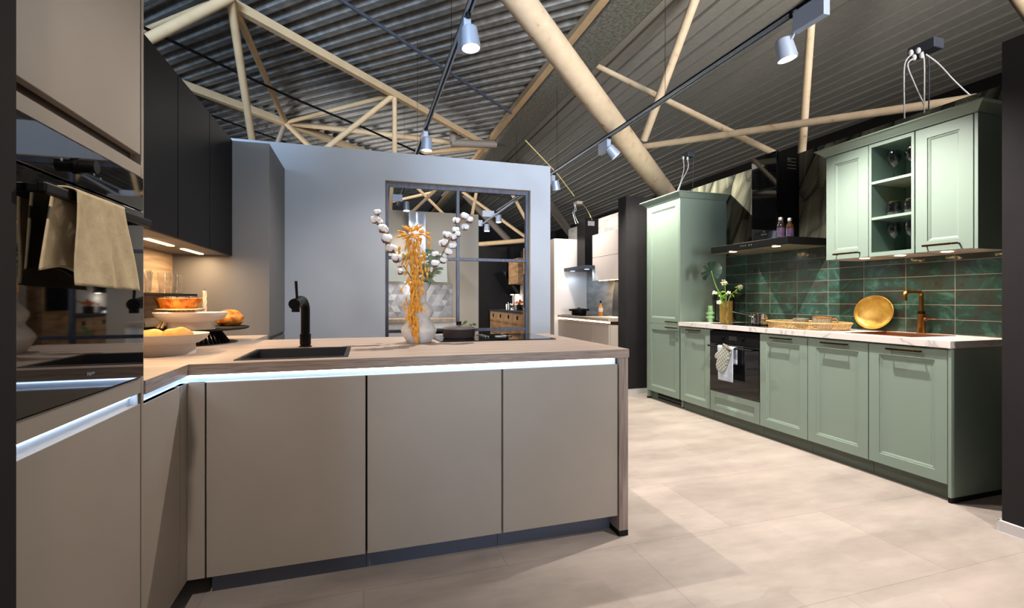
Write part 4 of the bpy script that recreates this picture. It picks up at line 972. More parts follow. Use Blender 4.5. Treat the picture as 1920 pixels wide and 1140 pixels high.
t = thing('end_panel', (3.5, 1.862, 0), 'sage green end panel at the near end of the green kitchen', 'panel')
build('panel', B(3.195, 3.798, 1.853, 1.870, .03, .884), 'green', t, bev=.001)
build('foot', B(3.197, 3.798, 1.853, 1.870, 0, .03), 'black_rough', t)
# oven
t = thing('oven', (3.5, 3.54, .295), 'black built-in oven in the green kitchen with a mitt on its handle', 'oven')
build('oven_body', B(3.222, 3.74, 3.25, 3.83, .295, .86), 'black', t)
build('oven_door', B(3.198, 3.222, 3.24, 3.838, .293, .748), 'glass_black', t, bev=.002)
build('control_panel', B(3.196, 3.222, 3.24, 3.838, .752, .866), 'black_door', t, bev=.002)
build('display', B(3.1945, 3.196, 3.49, 3.585, .79, .828), 'glass_black', t)
for y in (3.42, 3.66): build('knob', MB().cyl((3.196, y, .81), (3.172, y, .81), .018, .016, 24), 'black', t, smooth=True)
hd = build('handle', MB().cyl((3.150, 3.27, .725), (3.150, 3.81, .725), .009, n=16), 'black', t, smooth=True)
for y in (3.29, 3.775): build('handle_mount', B(3.15, 3.20, y, y + .015, .718, .732), 'black', hd)
tl = MB()
def fn(a, b):
    s_ = b * .50
    k = s_ / .5
    if s_ < .15: x, z = 3.166, .733 - (.15 - s_)
    elif s_ < .19: q = (s_ - .15) / .04 * PI; x, z = 3.150 + .016 * math.cos(q), .733 + .006 * math.sin(q)
    else: x, z = 3.133, .733 - (s_ - .19)
    return (x + .003 * math.sin(a * 8 + k * 3), 3.665 - a * (.21 if s_ < .19 else .20 - (k - .38) * .02) - .02 * max(0, k - .38), z)
o = build('tea_towel', tl.grid(fn, 16, 40), 'tea_towel', smooth=True, solid=.003); tag(o, 'pale blue towel hanging on the green kitchen oven under the mitt', 'towel')
# oven mitt, hanging over the towel
def mitt():
    a0 = Vector((3.118, 3.52, .735)); ax = Vector((0, .42, -.91)).normalized(); sd_ = Vector((0, .91, .42)).normalized()
    out = [(-.055, 0), (-.06, .06), (-.062, .13), (-.066, .18), (-.055, .225), (-.03, .25), (0.0, .258), (.03, .25), (.05, .225), (.056, .18), (.060, .150), (.085, .165), (.10, .158), (.104, .135), (.092, .105), (.068, .07), (.055, .04), (.05, 0)]
    mb = MB(); n = len(out)
    ctr = Vector((0.0, .13))
    rings = []
    for dx, k in ((.014, .80), (.011, .95), (0, 1.0), (-.011, .95), (-.014, .80)):
        rings.append([a0 + Vector((dx, 0, 0)) + sd_ * (ctr.x + (p[0] - ctr.x) * k) + ax * (ctr.y + (p[1] - ctr.y) * k) for p in out])
    mb.loft(rings); return mb, a0, sd_, ax
mm, a0, sd_, ax = mitt()
t = thing('oven_mitt', (3.118, 3.56, .48), 'grey checked oven mitt hanging on the green kitchen oven handle', 'oven mitt')
o = build('mitt', mm, 'mitt', t, smooth=True); sb = o.modifiers.new('sub', 'SUBSURF'); sb.levels = 1; sb.render_levels = 2
build('cuff', MB().tube([a0 + sd_ * (.054 * math.cos(q)) + Vector((.014 * math.sin(q), 0, 0)) - ax * .001 for q in [i * 2 * PI / 24 for i in range(25)]], .005, 8), 'stoneware', t, smooth=True)
# worktop
t = thing('worktop', (3.5, 3.07, .885), 'white marble effect worktop of the green kitchen', 'worktop')
sx0, sx1, sy0, sy1 = 3.29, 3.70, 2.12, 2.56
m = MB().box(3.178, 3.798, 1.848, sy0, .885, .925).box(3.178, 3.798, sy1, 4.299, .885, .925).box(3.178, sx0, sy0, sy1, .885, .925).box(sx1, 3.798, sy0, sy1, .885, .925)
build('top', m, 'marble', t, merge=True)
sk = sink('sink', sx0 + .006, sx1 - .006, sy0 + .006, sy1 - .006, .924, .16, 'copper', 'square copper sink in the marble worktop', 1)
o = build('splashback', B(3.790, 3.7995, 1.85, 4.299, .926, 1.635), 'tiles'); tag(o, 'glossy dark green tiled splashback behind the marble worktop', 'tiles')
o.data.transform(Matrix.Translation((0, -(3.0745) + 0.0, 0))); o.location.y += 0  # keep tile joints on the surveyed lines
o.location.y = o.location.y
# (mesh is shifted in its own space, so put the object back by the same amount)
o.location.y += 3.0745
# hob
t = thing('hob', (3.48, 3.56, .925), 'black glass hob in the marble worktop under the black hood', 'hob')
build('glass_plate', B(3.235, 3.745, 3.20, 3.88, .9255, .931), 'hob_glass', t, bev=.001)
# saucepan
cx, cy, cz = 3.47, 3.50, .9315
t = thing('saucepan', (cx, cy, cz), 'shiny steel saucepan with a long handle on the green kitchen hob', 'pan')
build('pan_body', MB().lathe([(0, 0), (.072, 0), (.078, .006), (.080, .10), (.083, .102), (.080, .103), (.076, .10), (.074, .01), (0, .008)], (cx, cy, cz), 44), 'chrome', t, smooth=True)
build('handle', cable([(cx - .05, cy + .06, cz + .085), (cx - .08, cy + .10, cz + .092), (cx - .12, cy + .15, cz + .105), (cx - .15, cy + .19, cz + .118)], .007, 10), 'chrome', t, smooth=True)
build('helper_handle', cable([(cx - .078, cy - .03, cz + .07), (cx - .11, cy - .02, cz + .075), (cx - .11, cy + .02, cz + .075), (cx - .076, cy + .03, cz + .07)], .004, 8), 'chrome', t, smooth=True)
# mint vase, candlestick, brown vase, dark vase
o = build('vase', MB().lathe([(0, 0), (.024, 0), (.024, .035), (.044, .048), (.044, .054), (.024, .068), (.024, .076), (.044, .090), (.044, .096), (.024, .112), (.024, .172), (.021, .172), (.021, .115), (0, .113)], (3.46, 4.15, .9255), 36), 'mint', smooth=True)
tag(o, 'small mint green ringed vase at the larder end of the marble worktop', 'vase')
o = build('candlestick', MB().lathe([(0, 0), (.04, 0), (.04, .006), (.006, .014), (.005, .23), (.016, .24), (.018, .30), (.014, .302), (.012, .25), (0, .25)], (3.60, 4.24, .9255), 24), 'darkglass', smooth=True)
tag(o, 'thin dark candlestick behind the mint green vase', 'candlestick')
bx, by = 3.515, 3.985
o = build('vase', MB().lathe([(0, 0), (.058, 0), (.063, .005), (.063, .215), (.064, .222), (.059, .222), (.058, .01), (0, .008)], (bx, by, .9255), 40), 'brown_glass', smooth=True)
tag(o, 'amber ribbed cylinder vase holding the monstera leaf and flowers', 'vase')
o = build('vase', MB().lathe([(0, 0), (.07, 0), (.075, .01), (.06, .26), (.07, .34), (.067, .34), (.055, .26), (0, .02)], (3.66, 4.12, .9255), 36), 'darkglass', smooth=True)
tag(o, 'tall dark glass vase standing behind the amber vase', 'vase')
# monstera leaf
def monstera(c, rad):
    mb = MB(); c = Vector(c); nx = Vector((.74, -.62, 0.1)).normalized(); up = Vector((.12, .05, 1)).normalized(); fw = nx.cross(up).normalized()
    # lobes separated by deep slits
    lobes = 10
    for k in range(lobes):
        a0 = R(-150) + k * R(300) / lobes; a1 = a0 + R(300) / lobes * .93
        def fn(x, y, a0=a0, a1=a1):
            a = a0 + (a1 - a0) * y; rr = rad * (1 - .05 * (abs(2 * y - 1)) ** 2.5) * (1 - .05 * math.cos(a)) * x
            if x < .72: a = a0 + R(300) / lobes * y
            h = -.10 * rad * (x ** 2) + .012 * rad * math.cos(2 * PI * y) * x
            return c + nx * (math.sin(a) * rr) + up * (math.cos(a) * rr * 1.05) + fw * h
        mb.grid(fn, 7, 5)
    return mb
lc = on_plane(1334, 508, 3.93)
t = thing('monstera_leaf', (bx, by, .95), 'round slit monstera leaf on a lime stem in the amber vase', 'plant')
build('leaf', monstera(lc, .098), 'leaf_dark', t, smooth=True, merge=False)
build('stem', cable([(bx, by, .96), (bx, by, 1.13), on_plane(1344, 540, 3.95), lc], .0048), 'stem_lime', t, smooth=True)
rnd = random.Random(9)
def flower(lab, tip, base, rad, nleaf, seed):
    rn = random.Random(seed); tip = Vector(tip)
    t = thing('white_flower', (bx, by, .95), lab, 'flower', 'white flowers in the amber vase')
    mid = Vector(base).lerp(tip, .55) + Vector((0, 0, .015))
    build('stem', cable([(bx, by, .96), base, mid, tip], .0026), 'stem_lime', t, smooth=True)
    fl = MB()
    for k in range(26):
        d = Vector((rn.gauss(0, 1), rn.gauss(0, 1), rn.gauss(0, .7))).normalized() * rad * rn.uniform(.6, 1)
        fl.ell(tip + d, (.008, .008, .006), nu=7, nv=5)
    build('blossom', fl, 'petal', t, smooth=True, merge=False)
    build('foliage', leaves(MB(), [Vector(base), mid, tip], nleaf, .055, .026, rn, .5), 'leaf_lime', t, merge=False)
b0 = (bx, by, 1.15)
flower('white blossom cluster rising above the middle of the amber vase', on_plane(1358, 530, 4.0), b0, .032, 4, 1)
flower('white blossom reaching furthest right from the amber vase', on_plane(1388, 538, 3.98), on_plane(1367, 560, 3.98), .024, 6, 2)
flower('small white blossom low on the left of the amber vase', on_plane(1340, 549, 3.95), on_plane(1350, 558, 3.96), .02, 5, 3)
flower('white blossom drooping over the front rim of the amber vase', on_plane(1348, 567, 3.88), on_plane(1354, 558, 3.93), .02, 4, 4)
flower('white blossom just right of the rim of the amber vase', on_plane(1366, 550, 3.9), on_plane(1362, 556, 3.93), .02, 5, 5)
# tray with cups
def oval(rx, ry, z, k=0): return [(tcx + (rx + k) * abs(math.cos(a)) ** .8 * (1 if math.cos(a) > 0 else -1), tcy + (ry + k) * abs(math.sin(a)) ** .8 * (1 if math.sin(a) > 0 else -1), z) for a in [2 * PI * i / 72 for i in range(72)]]
tcx, tcy = 3.47, 3.02
t = thing('rattan_tray', (tcx, tcy, .9255), 'oval golden rattan tray holding the stoneware cups', 'tray')
build('base', MB().loft([oval(.19, .31, .9258), oval(.19, .31, .930)]), 'rattan', t)
wv = MB()
for k in range(96):
    for sgn in (1, -1):
        pts = []
        for j in range(4):
            f = j / 3; i0 = 2 * PI * (k + sgn * f * 2.2) / 96
            cxx, syy = math.cos(i0), math.sin(i0); e_ = .8
            pts.append((tcx + (.19 + .018 * f) * abs(cxx) ** e_ * (1 if cxx > 0 else -1), tcy + (.31 + .018 * f) * abs(syy) ** e_ * (1 if syy > 0 else -1), .93 + .046 * f))
        wv.tube(pts, .0022, 4)
build('woven_rim', wv, 'rattan', t, merge=False)
r1 = oval(.208, .328, .978); r0 = oval(.19, .31, .931)
build('rim_band', MB().tube(r1 + [r1[0]], .006, 8), 'rattan', t, smooth=True); build('rim_band', MB().tube(r0 + [r0[0]], .005, 8), 'rattan', t, smooth=True)
mg = thing('mug', (0, 0, 0), 'x', 'mug', 'speckled stoneware mugs')
build('cup', MB().lathe([(0, 0), (.040, 0), (.046, .006), (.050, .088), (.047, .088), (.042, .008), (0, .007)], (0, 0, 0), 36), 'stoneware', mg, smooth=True)
build('rim', MB().lathe([(.0475, .084), (.0512, .084), (.0514, .091), (.0475, .092)], (0, 0, 0), 36), 'brown_rim', mg, smooth=True)
build('handle', cable([(.047, 0, .076), (.072, 0, .080), (.084, 0, .060), (.074, 0, .036), (.046, 0, .024)], .005), 'brown_rim', mg, smooth=True)
mg.location = (3.47, 2.86, .9305); mg.rotation_euler = (0, 0, R(-62)); mg['label'] = 'stoneware mug with its handle pointing to the gold plate'
copy_tree(mg, (3.57, 2.99, .9305), 'stoneware mug behind, half hidden by the front mug', R(40))
cp = build('saucer_bowl', MB().lathe([(0, 0), (.036, 0), (.052, .014), (.058, .052), (.055, .052), (.048, .016), (0, .01)], (3.45, 3.06, .9305), 36), 'stoneware', smooth=True)
tag(cp, 'low stoneware bowl at the left of the cups on the rattan tray', 'bowl')
cp2 = build('saucer_bowl', MB().lathe([(0, 0), (.036, 0), (.052, .014), (.058, .052), (.055, .052), (.048, .016), (0, .01)], (3.45, 3.06, .955), 36), 'stoneware', smooth=True)
tag(cp2, 'upper stoneware bowl stacked in the left bowl on the rattan tray', 'bowl')
# gold plate
pm = Matrix.Rotation(R(12), 3, 'Z') @ Matrix.Rotation(R(-76), 3, 'Y')
o = build('plate', MB().lathe([(0, 0), (.105, .0), (.117, .006), (.126, .018), (.132, .024), (.127, .026), (.115, .012), (.102, .006), (0, .005)], (3.738, 2.668, 1.060), 56, pm), 'gold', smooth=True)
tag(o, 'round gold glazed plate leaning on the green tiles', 'plate')
# brass tap
t = thing('tap', (3.725, 2.36, .925), 'brass tap with a squared spout by the copper sink', 'tap')
qx, qy = 3.735, 2.345
build('base', MB().lathe([(0, 0), (.026, 0), (.026, .004), (.0235, .006), (.0235, .13), (.0245, .131), (.0245, .136), (0, .136)], (qx, qy, .9255), 32), 'brass', t, smooth=True)
build('collar', MB().lathe([(0, .136), (.021, .136), (.021, .156), (0, .158)], (qx, qy, .9255), 28), 'handle', t, smooth=True)
pts = [(qx, qy, 1.08), (qx, qy, 1.19)]
for a in (.4, .8, 1.2, 1.57): pts.append((qx - .028 * (1 - math.cos(a)), qy, 1.19 + .028 * math.sin(a)))
pts.append((qx - .12, qy + .01, 1.218))
for a in (.4, .8, 1.2, 1.57): pts.append((qx - .12 - .028 * math.sin(a), qy + .01, 1.218 - .028 * (1 - math.cos(a))))
pts.append((qx - .148, qy + .01, 1.155))
build('spout', MB().tube(pts, .0135, 16), 'brass', t, smooth=True)
build('lever', MB().cyl((qx, qy - .02, 1.025), (qx, qy - .035, 1.025), .012, n=18).cyl((qx, qy - .03, 1.025), (qx - .01, qy - .10, 1.028), .0035, n=10), 'copper', t, smooth=True)

# ---- hood
t = thing('cooker_hood', (3.55, 3.5, 1.62), 'black T shaped chimney hood above the green kitchen hob', 'hood')
build('visor', B(3.30, 3.789, 3.05, 3.95, 1.622, 1.68), 'black', t, bev=.002)
build('filter', B(3.335, 3.78, 3.07, 3.49, 1.617, 1.622).box(3.335, 3.78, 3.51, 3.93, 1.617, 1.622), 'filter', t, bev=.001)
build('chimney', B(3.545, 3.797, 3.385, 3.65, 1.681, 2.49), 'black', t, bev=.0015)
build('chimney_cover', B(3.525, 3.545, 3.375, 3.66, 1.681, 2.495), 'glass_black', t, bev=.001)
build('vent_slots', MB().box(3.66, 3.76, 3.3835, 3.385, 2.44, 2.444).box(3.66, 3.70, 3.3835, 3.385, 2.425, 2.43).box(3.66, 3.76, 3.3835, 3.385, 2.41, 2.414).box(3.66, 3.76, 3.3835, 3.385, 2.38, 2.384).box(3.66, 3.76, 3.3835, 3.385, 2.35, 2.354), 'filter', t)
build('button', MB().cyl((3.3, 3.43, 1.65), (3.297, 3.43, 1.65), .006, n=12).cyl((3.3, 3.455, 1.65), (3.297, 3.455, 1.65), .006, n=12).cyl((3.3, 3.50, 1.65), (3.297, 3.50, 1.65), .006, n=12).cyl((3.3, 3.525, 1.65), (3.297, 3.525, 1.65), .006, n=12).cyl((3.3, 3.55, 1.65), (3.297, 3.55, 1.65), .006, n=12), 'brushed', t)
fm = Matrix(((0, 0, -1, 0), (-1, 0, 0, 0), (0, 1, 0, 0), (0, 0, 0, 1)))
lg = text_mesh('Electrolux', .0155, Matrix.Translation((3.5245, 3.515, 1.758)) @ fm)
lg.tube([(3.5246, 3.527, 1.775), (3.5246, 3.503, 1.799)], .0013, 4).tube([(3.5246, 3.503, 1.775), (3.5246, 3.527, 1.799)], .0013, 4).tube([(3.5246, 3.527, 1.778), (3.5246, 3.527, 1.796)], .0013, 4).tube([(3.5246, 3.503, 1.778), (3.5246, 3.503, 1.796)], .0013, 4)
build('logo', lg, 'brushed', t, merge=False)
for y in (3.72, 3.22):
    lp = build('lamp', MB().cyl((3.36, y, 1.617), (3.36, y, 1.6145), .032, n=28), 'led_warm', t)
    l = spot('hood_glow', (3.36, y, 1.60), (3.42, y, .9), 9, (1.0, .86, .62), 140, .6, .03); l.parent = t; l.location = l.location - root_loc(t)
# bottles on the visor
def bottle(cx, cy, lab, liquid):
    t = thing('drink_bottle', (cx, cy, 1.681), lab, 'bottle', 'small glass drink bottles on the hood')
    z = 1.681
    build('glass', MB().lathe([(0, 0), (.027, 0), (.03, .005), (.03, .105), (.027, .125), (.016, .145), (.0135, .15), (.0135, .165), (0, .165)], (cx, cy, z), 28), liquid, t, smooth=True)
    build('bottle_label', MB().lathe([(.0298, .018), (.0306, .018), (.0306, .098), (.0298, .098)], (cx, cy, z), 28), 'label', t, smooth=True)
    build('cap', MB().lathe([(0, .16), (.0165, .16), (.0165, .186), (.0155, .188), (0, .188)], (cx, cy, z), 24), 'cap', t, smooth=True)
bottle(3.43, 3.24, 'left small drink bottle standing on the hood', 'darkglass')
bottle(3.53, 3.24, 'right small amber drink bottle standing on the hood', 'amberdrink')

# ---- wall cabinets
XU = 3.43
def wallcab(y0, y1, lab, door=True, hy=None):
    t = thing('wall_cabinet', (3.6, (y0 + y1) / 2, 1.466), lab, 'cabinet')
    if door:
        build('carcass', B(XU + .021, 3.788, y0, y1, 1.478, 2.26), 'green', t)
        door_g(t, y0, y1, 1.466, 2.26, (1.503, hy), XU, fr=.068, lw=.19 if (y1 - y0) < .36 else .2)
    else:
        w_ = .018
        build('carcass', B(XU, 3.788, y0, y0 + w_, 1.466, 2.26).box(XU, 3.788, y1 - w_, y1, 1.466, 2.26).box(XU, 3.788, y0 + w_, y1 - w_, 2.242, 2.26).box(XU, 3.788, y0 + w_, y1 - w_, 1.478, 1.494).box(3.775, 3.788, y0 + w_, y1 - w_, 1.494, 2.242), 'green_in', t)
        build('face_frame', B(XU - .001, XU + .001, y0, y0 + w_, 1.466, 2.26).box(XU - .001, XU + .001, y1 - w_, y1, 1.466, 2.26).box(XU - .001, XU + .001, y0 + w_, y1 - w_, 2.235, 2.26).box(XU - .001, XU + .001, y0 + w_, y1 - w_, 1.466, 1.494), 'green', t)
        build('shelf', B(XU + .002, 3.775, y0 + w_, y1 - w_, 1.723, 1.741), 'green', t); build('shelf', B(XU + .002, 3.775, y0 + w_, y1 - w_, 1.975, 1.993), 'green', t)
    bt = build('underside', B(XU + .02, 3.788, y0, y1, 1.467, 1.477), 'beige', t)
    cy = (y0 + y1) / 2 if door is False else ((y0 + y1) / 2 - (.07 if y0 > 2.3 else -.03))
    lp = build('downlight', MB().cyl((3.52, cy, 1.467), (3.52, cy, 1.463), .03, n=24), 'led_warm', bt)
    l = spot('cabinet_glow', (3.52, cy, 1.455), (3.6, cy, .9), 6.5, (1.0, .80, .58), 150, .7, .03); l.parent = t; l.location = l.location - root_loc(t)
    return t
wallcab(2.492, 2.818, 'narrow sage green wall cabinet beside the black hood', True, 2.64)
wo = wallcab(2.195, 2.488, 'open sage green wall cabinet holding six glasses', False)
wn_ = wallcab(1.878, 2.191, 'sage green wall cabinet at the near end of the run', True, 2.035)
build('side_panel', B(XU - .001, 3.788, 1.856, 1.874, 1.462, 2.262), 'green', wn_, bev=.001)
o = build('cornice', cornice(3.42, 3.798, 1.852, 2.822, 2.263, .05, .055), 'green'); tag(o, 'flared sage green cornice along the top of the wall cabinets', 'cornice')
# glasses
wg = thing('wine_glass', (0, 0, 0), 'x', 'glass', 'stemmed wine glasses in the open cabinet')
build('stemware', MB().lathe([(0, 0), (.033, 0), (.033, .002), (.006, .008), (.0035, .02), (.0035, .085), (.008, .095), (.030, .115), (.041, .145), (.041, .165), (.033, .205), (.0322, .205), (.040, .165), (.040, .145), (.029, .117), (.006, .098), (0, .097)], (0, 0, 0), 32), 'smokeglass', wg, smooth=True)
tg = thing('tumbler', (0, 0, 0), 'x', 'glass', 'rounded tumblers in the open cabinet')
build('bowl', MB().lathe([(0, 0), (.028, 0), (.04, .015), (.047, .045), (.044, .075), (.036, .10), (.0352, .10), (.043, .075), (.046, .045), (.038, .018), (0, .008)], (0, 0, 0), 32), 'smokeglass', tg, smooth=True)
build('gilt_rim', MB().lathe([(.0345, .099), (.0365, .099), (.0365, .1015), (.0345, .1015)], (0, 0, 0), 32), 'brass_bright', tg, smooth=True)
for i, (y, z, lab) in enumerate(((2.39, 1.994, 'left wine glass on the top shelf of the open cabinet'), (2.27, 1.994, 'right wine glass on the top shelf of the open cabinet'), (2.39, 1.495, 'left wine glass on the bottom shelf of the open cabinet'), (2.275, 1.495, 'right wine glass on the bottom shelf of the open cabinet'))):
    o = wg if i == 0 else copy_tree(wg); o.location = (3.53, y, z); o['label'] = lab
for i, (y, lab) in enumerate(((2.39, 'left rounded tumbler on the middle shelf of the open cabinet'), (2.275, 'right rounded tumbler on the middle shelf of the open cabinet'))):
    o = tg if i == 0 else copy_tree(tg); o.location = (3.53, y, 1.742); o['label'] = lab

# ================================================================ WHITE KITCHEN IN THE BACKGROUND
t = thing('tall_cabinet', (3.16, 7.33, 0), 'tall warm white cabinet behind the right end of the window wall', 'cabinet')
build('carcass', B(2.90, 3.44, 7.03, 7.68, .1, 2.125), 'offwhite', t); build('side_panel', B(2.88, 3.445, 7.012, 7.03, 0, 2.125), 'offwhite', t, bev=.001)
build('door', B(2.88, 2.90, 7.032, 7.68, .1, 2.125), 'cashmere', t, bev=.001)
for i, (y0, y1, lab) in enumerate(((6.392, 7.01, 'cashmere base cabinet of the white kitchen, next to its tall cabinet'), (5.83, 6.39, 'middle cashmere base cabinet of the white kitchen'), (5.375, 5.828, 'cashmere base cabinet of the white kitchen beside the charcoal pillar'))):
    t = thing('base_cabinet', (3.2, (y0 + y1) / 2, 0), lab, 'cabinet', 'handleless base cabinets of the white kitchen')
    build('carcass', B(2.97, 3.44, y0, y1, .1, .835), 'cashmere', t); build('door', B(2.945, 2.968, y0 + .002, y1 - .002, .1, .84), 'cashmere', t, bev=.001)
    build('plinth', B(3.02, 3.04, y0, y1, 0, .1), 'plinth_grey', t)
t = thing('worktop', (3.2, 6.2, .88), 'pale oak worktop of the white kitchen with a glowing edge', 'worktop')
build('top', B(2.935, 3.448, 5.373, 7.011, .882, .92), 'lk_top', t, bev=.001)
build('led_strip', B(2.955, 2.965, 5.375, 7.01, .858, .880), 'led_dim', t)
t = thing('wall_cabinet', (3.32, 5.85, 1.43), 'warm white wall cabinet with two stacked flap doors', 'cabinet')
build('carcass', B(3.21, 3.448, 5.375, 6.31, 1.435, 2.095), 'offwhite', t)
build('door', B(3.19, 3.208, 5.376, 6.31, 1.768, 2.095), 'offwhite', t, bev=.001); build('door', B(3.19, 3.208, 5.376, 6.31, 1.432, 1.763), 'offwhite', t, bev=.001)
build('strip_light', B(3.26, 3.28, 5.45, 6.25, 1.430, 1.435), 'led_warm', t)
l = area('strip_glow', (3.27, 5.85, 1.425), .03, 4, (1, .75, .45), (3.27, 5.85, 0), sy=.7); l.rotation_euler = (0, 0, 0); l.parent = t; l.location = Vector((3.27, 5.85, 1.425)) - root_loc(t)
t = thing('cooker_hood', (3.25, 6.62, 1.6), 'black chimney hood of the white kitchen', 'hood')
build('visor', MB().loft([[(3.04, 6.23, 1.605), (3.448, 6.23, 1.605), (3.448, 7.0, 1.605), (3.04, 7.0, 1.605)], [(3.04, 6.23, 1.655), (3.448, 6.23, 1.655), (3.448, 7.0, 1.655), (3.04, 7.0, 1.655)]]), 'box_grey', t, bev=.002)
build('chimney', B(3.22, 3.448, 6.62, 6.90, 1.656, 2.41), 'black', t, bev=.002)
build('vent', B(3.27, 3.38, 6.615, 6.62, 2.29, 2.36), 'brushed', t, bev=.002)
for y in (6.35, 6.85):
    build('lamp', MB().cyl((3.12, y, 1.605), (3.12, y, 1.602), .035, n=20), 'led_blue', t)
    l = spot('hood_glow', (3.14, y, 1.59), (3.25, y, .9), 3.5, (.6, .8, 1.0), 150, .5, .03); l.parent = t; l.location = l.location - root_loc(t)
t = thing('cooking_pot', (3.2, 6.5, .93), 'wide black lidded pot on the hob of the white kitchen', 'pot')
cx, cy = 3.15, 6.68
build('pot_body', MB().lathe([(0, 0), (.105, 0), (.112, .01), (.118, .078), (.124, .08), (.118, .082), (0, .082)], (cx, cy, .929), 36), 'black', t, smooth=True)
build('lid', MB().lathe([(0, .082), (.12, .082), (.1, .092), (.02, .097), (.018, .108), (0, .11)], (cx, cy, .929), 32), 'black', t, smooth=True)
build('side_handle', MB().bar((cx - .112, cy, 1.0), (cx - .165, cy + .0, 1.002), .012, .03).bar((cx + .112, cy, 1.0), (cx + .165, cy, 1.002), .012, .03), 'black', t)
t = thing('hob', (3.2, 6.62, .92), 'thin black hob under the wide pot in the white kitchen', 'hob'); build('glass_plate', B(2.99, 3.40, 6.25, 6.98, .9205, .928), 'hob_glass', t)
cb_ = MB()
for k in (0,):
    pf = [(-.085, 0), (.085, 0), (.085, .36), (.055, .44), (.04, .52), (.03, .55), (-.03, .55), (-.04, .52), (-.055, .44), (-.085, .36)]
    cb_.loft([[(3.40 + dx + h_ * .06 - .03, 5.98 + a, .9215 + h_) for a, h_ in pf] for dx in (0, .018)])
o = build('cutting_board', cb_, 'box_grey', bev=.002); tag(o, 'tall dark cutting board leaning on the concrete wall of the white kitchen', 'cutting board')
t = thing('oil_bottle', (3.2, 5.9, .92), 'amber oil bottle with a white label on the white kitchen worktop', 'bottle')
build('glass', MB().lathe([(0, 0), (.028, 0), (.03, .005), (.03, .12), (.026, .145), (.012, .165), (.011, .20), (0, .20)], (3.16, 6.0, .9205), 24), 'oil', t, smooth=True)
build('bottle_label', MB().lathe([(.0298, .07), (.0308, .07), (.0308, .125), (.0298, .125)], (3.16, 6.0, .9205), 24), 'paper', t, smooth=True)
build('cap', MB().lathe([(0, .19), (.013, .19), (.013, .225), (0, .226)], (3.16, 6.0, .9205), 20), 'black', t, smooth=True)
t = thing('chopping_mat', (3.12, 5.6, .92), 'flat white board lying on the white kitchen worktop', 'board'); build('board', B(3.0, 3.25, 5.40, 5.85, .9205, .932), 'white', t, bev=.003)

# ================================================================ KITCHENS SEEN THROUGH THE WINDOW
t = thing('base_cabinet', (0.3, 6.2, 0), 'white base cabinet run behind the window opening', 'cabinet')
build('carcass', B(-1.2, 1.12, 5.93, 6.49, 0, .88), 'white', t); build('door', B(-.6, 0.25, 5.912, 5.93, .1, .845), 'white', t); build('door', B(.255, 1.118, 5.912, 5.93, .1, .845), 'white', t)
t = thing('worktop', (0.3, 6.2, .88), 'pale beige worktop behind the window opening', 'worktop'); build('top', B(-1.22, 1.14, 5.90, 6.49, .881, .92), 'lk_top', t, bev=.001)
o = build('splashback', B(-1.2, 1.16, 6.475, 6.495, .921, 1.36), 'triangles', bev=.001); tag(o, 'grey triangle patterned splashback behind the vase', 'panel')
t = thing('cooker_hood', (0.45, 6.3, 1.38), 'white slanted glass hood with a curved steel chimney behind the vase', 'hood')
def slab(x0, x1, pts): return MB().loft([[(x, y, z) for y, z in pts] for x in (x0, x1)])
build('visor', slab(-.35, 1.02, [(6.49, 1.40), (6.05, 1.38), (6.12, 1.75), (6.49, 1.80)]), mat('hood_glass_white', (168, 176, 174), .25), t, bev=.004)
build('lamp', B(.0, .25, 6.2, 6.23, 1.383, 1.392).box(.5, .75, 6.2, 6.23, 1.383, 1.392), 'led_white', t)
def ch_fn(a, b):
    x = .55 + .21 * a; z = 1.76 + .52 * b
    return (x, 6.20 + .03 * math.sin(3 * b) - .04 * math.cos(a * PI * 2) * .5, z + (.02 * math.cos(a * PI) if b > .99 else 0))
build('chimney', MB().grid(ch_fn, 12, 12).box(.56, .75, 6.24, 6.49, 1.78, 2.24), mat('satin_blue_steel', (176, 186, 206), 0.35, metal=0.5), t, smooth=True)
for x in (.12, .62):
    l = spot('hood_glow', (x, 6.22, 1.365), (x, 6.5, 1.05), 5, (1, .98, .95), 140, .6, .03); l.parent = t; l.location = l.location - root_loc(t)
# potted herb on that worktop
t = thing('potted_herb', (.93, 5.2, .86), 'green leafy sprig showing behind the lidded pan', 'plant')
hb = ray_at(872, 628, 5.0); hb.z = .45
build('stem', cable([hb, ray_at(868, 615, 5.0), ray_at(870, 605, 5.0)], .003).tube([tuple(ray_at(868, 615, 5.0)), tuple(ray_at(885, 611, 5.0))], .002, 5), 'leaf', t, smooth=True)
build('foliage', leaves(MB(), [ray_at(866, 622, 5.0), ray_at(869, 606, 5.0)], 12, .05, .02, random.Random(2)).__class__ and leaves(MB(), [ray_at(866, 622, 5.0), ray_at(869, 604, 5.0)], 14, .05, .022, random.Random(2)), 'leaf', t, merge=False)
build('foliage', leaves(MB(), [ray_at(876, 616, 5.0), ray_at(890, 607, 5.0)], 10, .045, .02, random.Random(8)), 'leaf', t, merge=False)
build('pot', MB().lathe([(0, 0), (.05, 0), (.065, .12), (.06, .12), (0, .10)], (hb.x, hb.y, .40 + .04), 24), 'ceramic', t, smooth=True)
o = build('side_table', B(hb.x - .3, hb.x + .25, hb.y - .2, hb.y + .2, .40, .44).box(hb.x - .28, hb.x - .25, hb.y - .18, hb.y - .15, 0, .4).box(hb.x + .2, hb.x + .23, hb.y - .18, hb.y - .15, 0, .4).box(hb.x - .28, hb.x - .25, hb.y + .15, hb.y + .18, 0, .4).box(hb.x + .2, hb.x + .23, hb.y + .15, hb.y + .18, 0, .4), 'black', bev=.002)
tag(o, 'low black table under the potted herb behind the window wall', 'table')
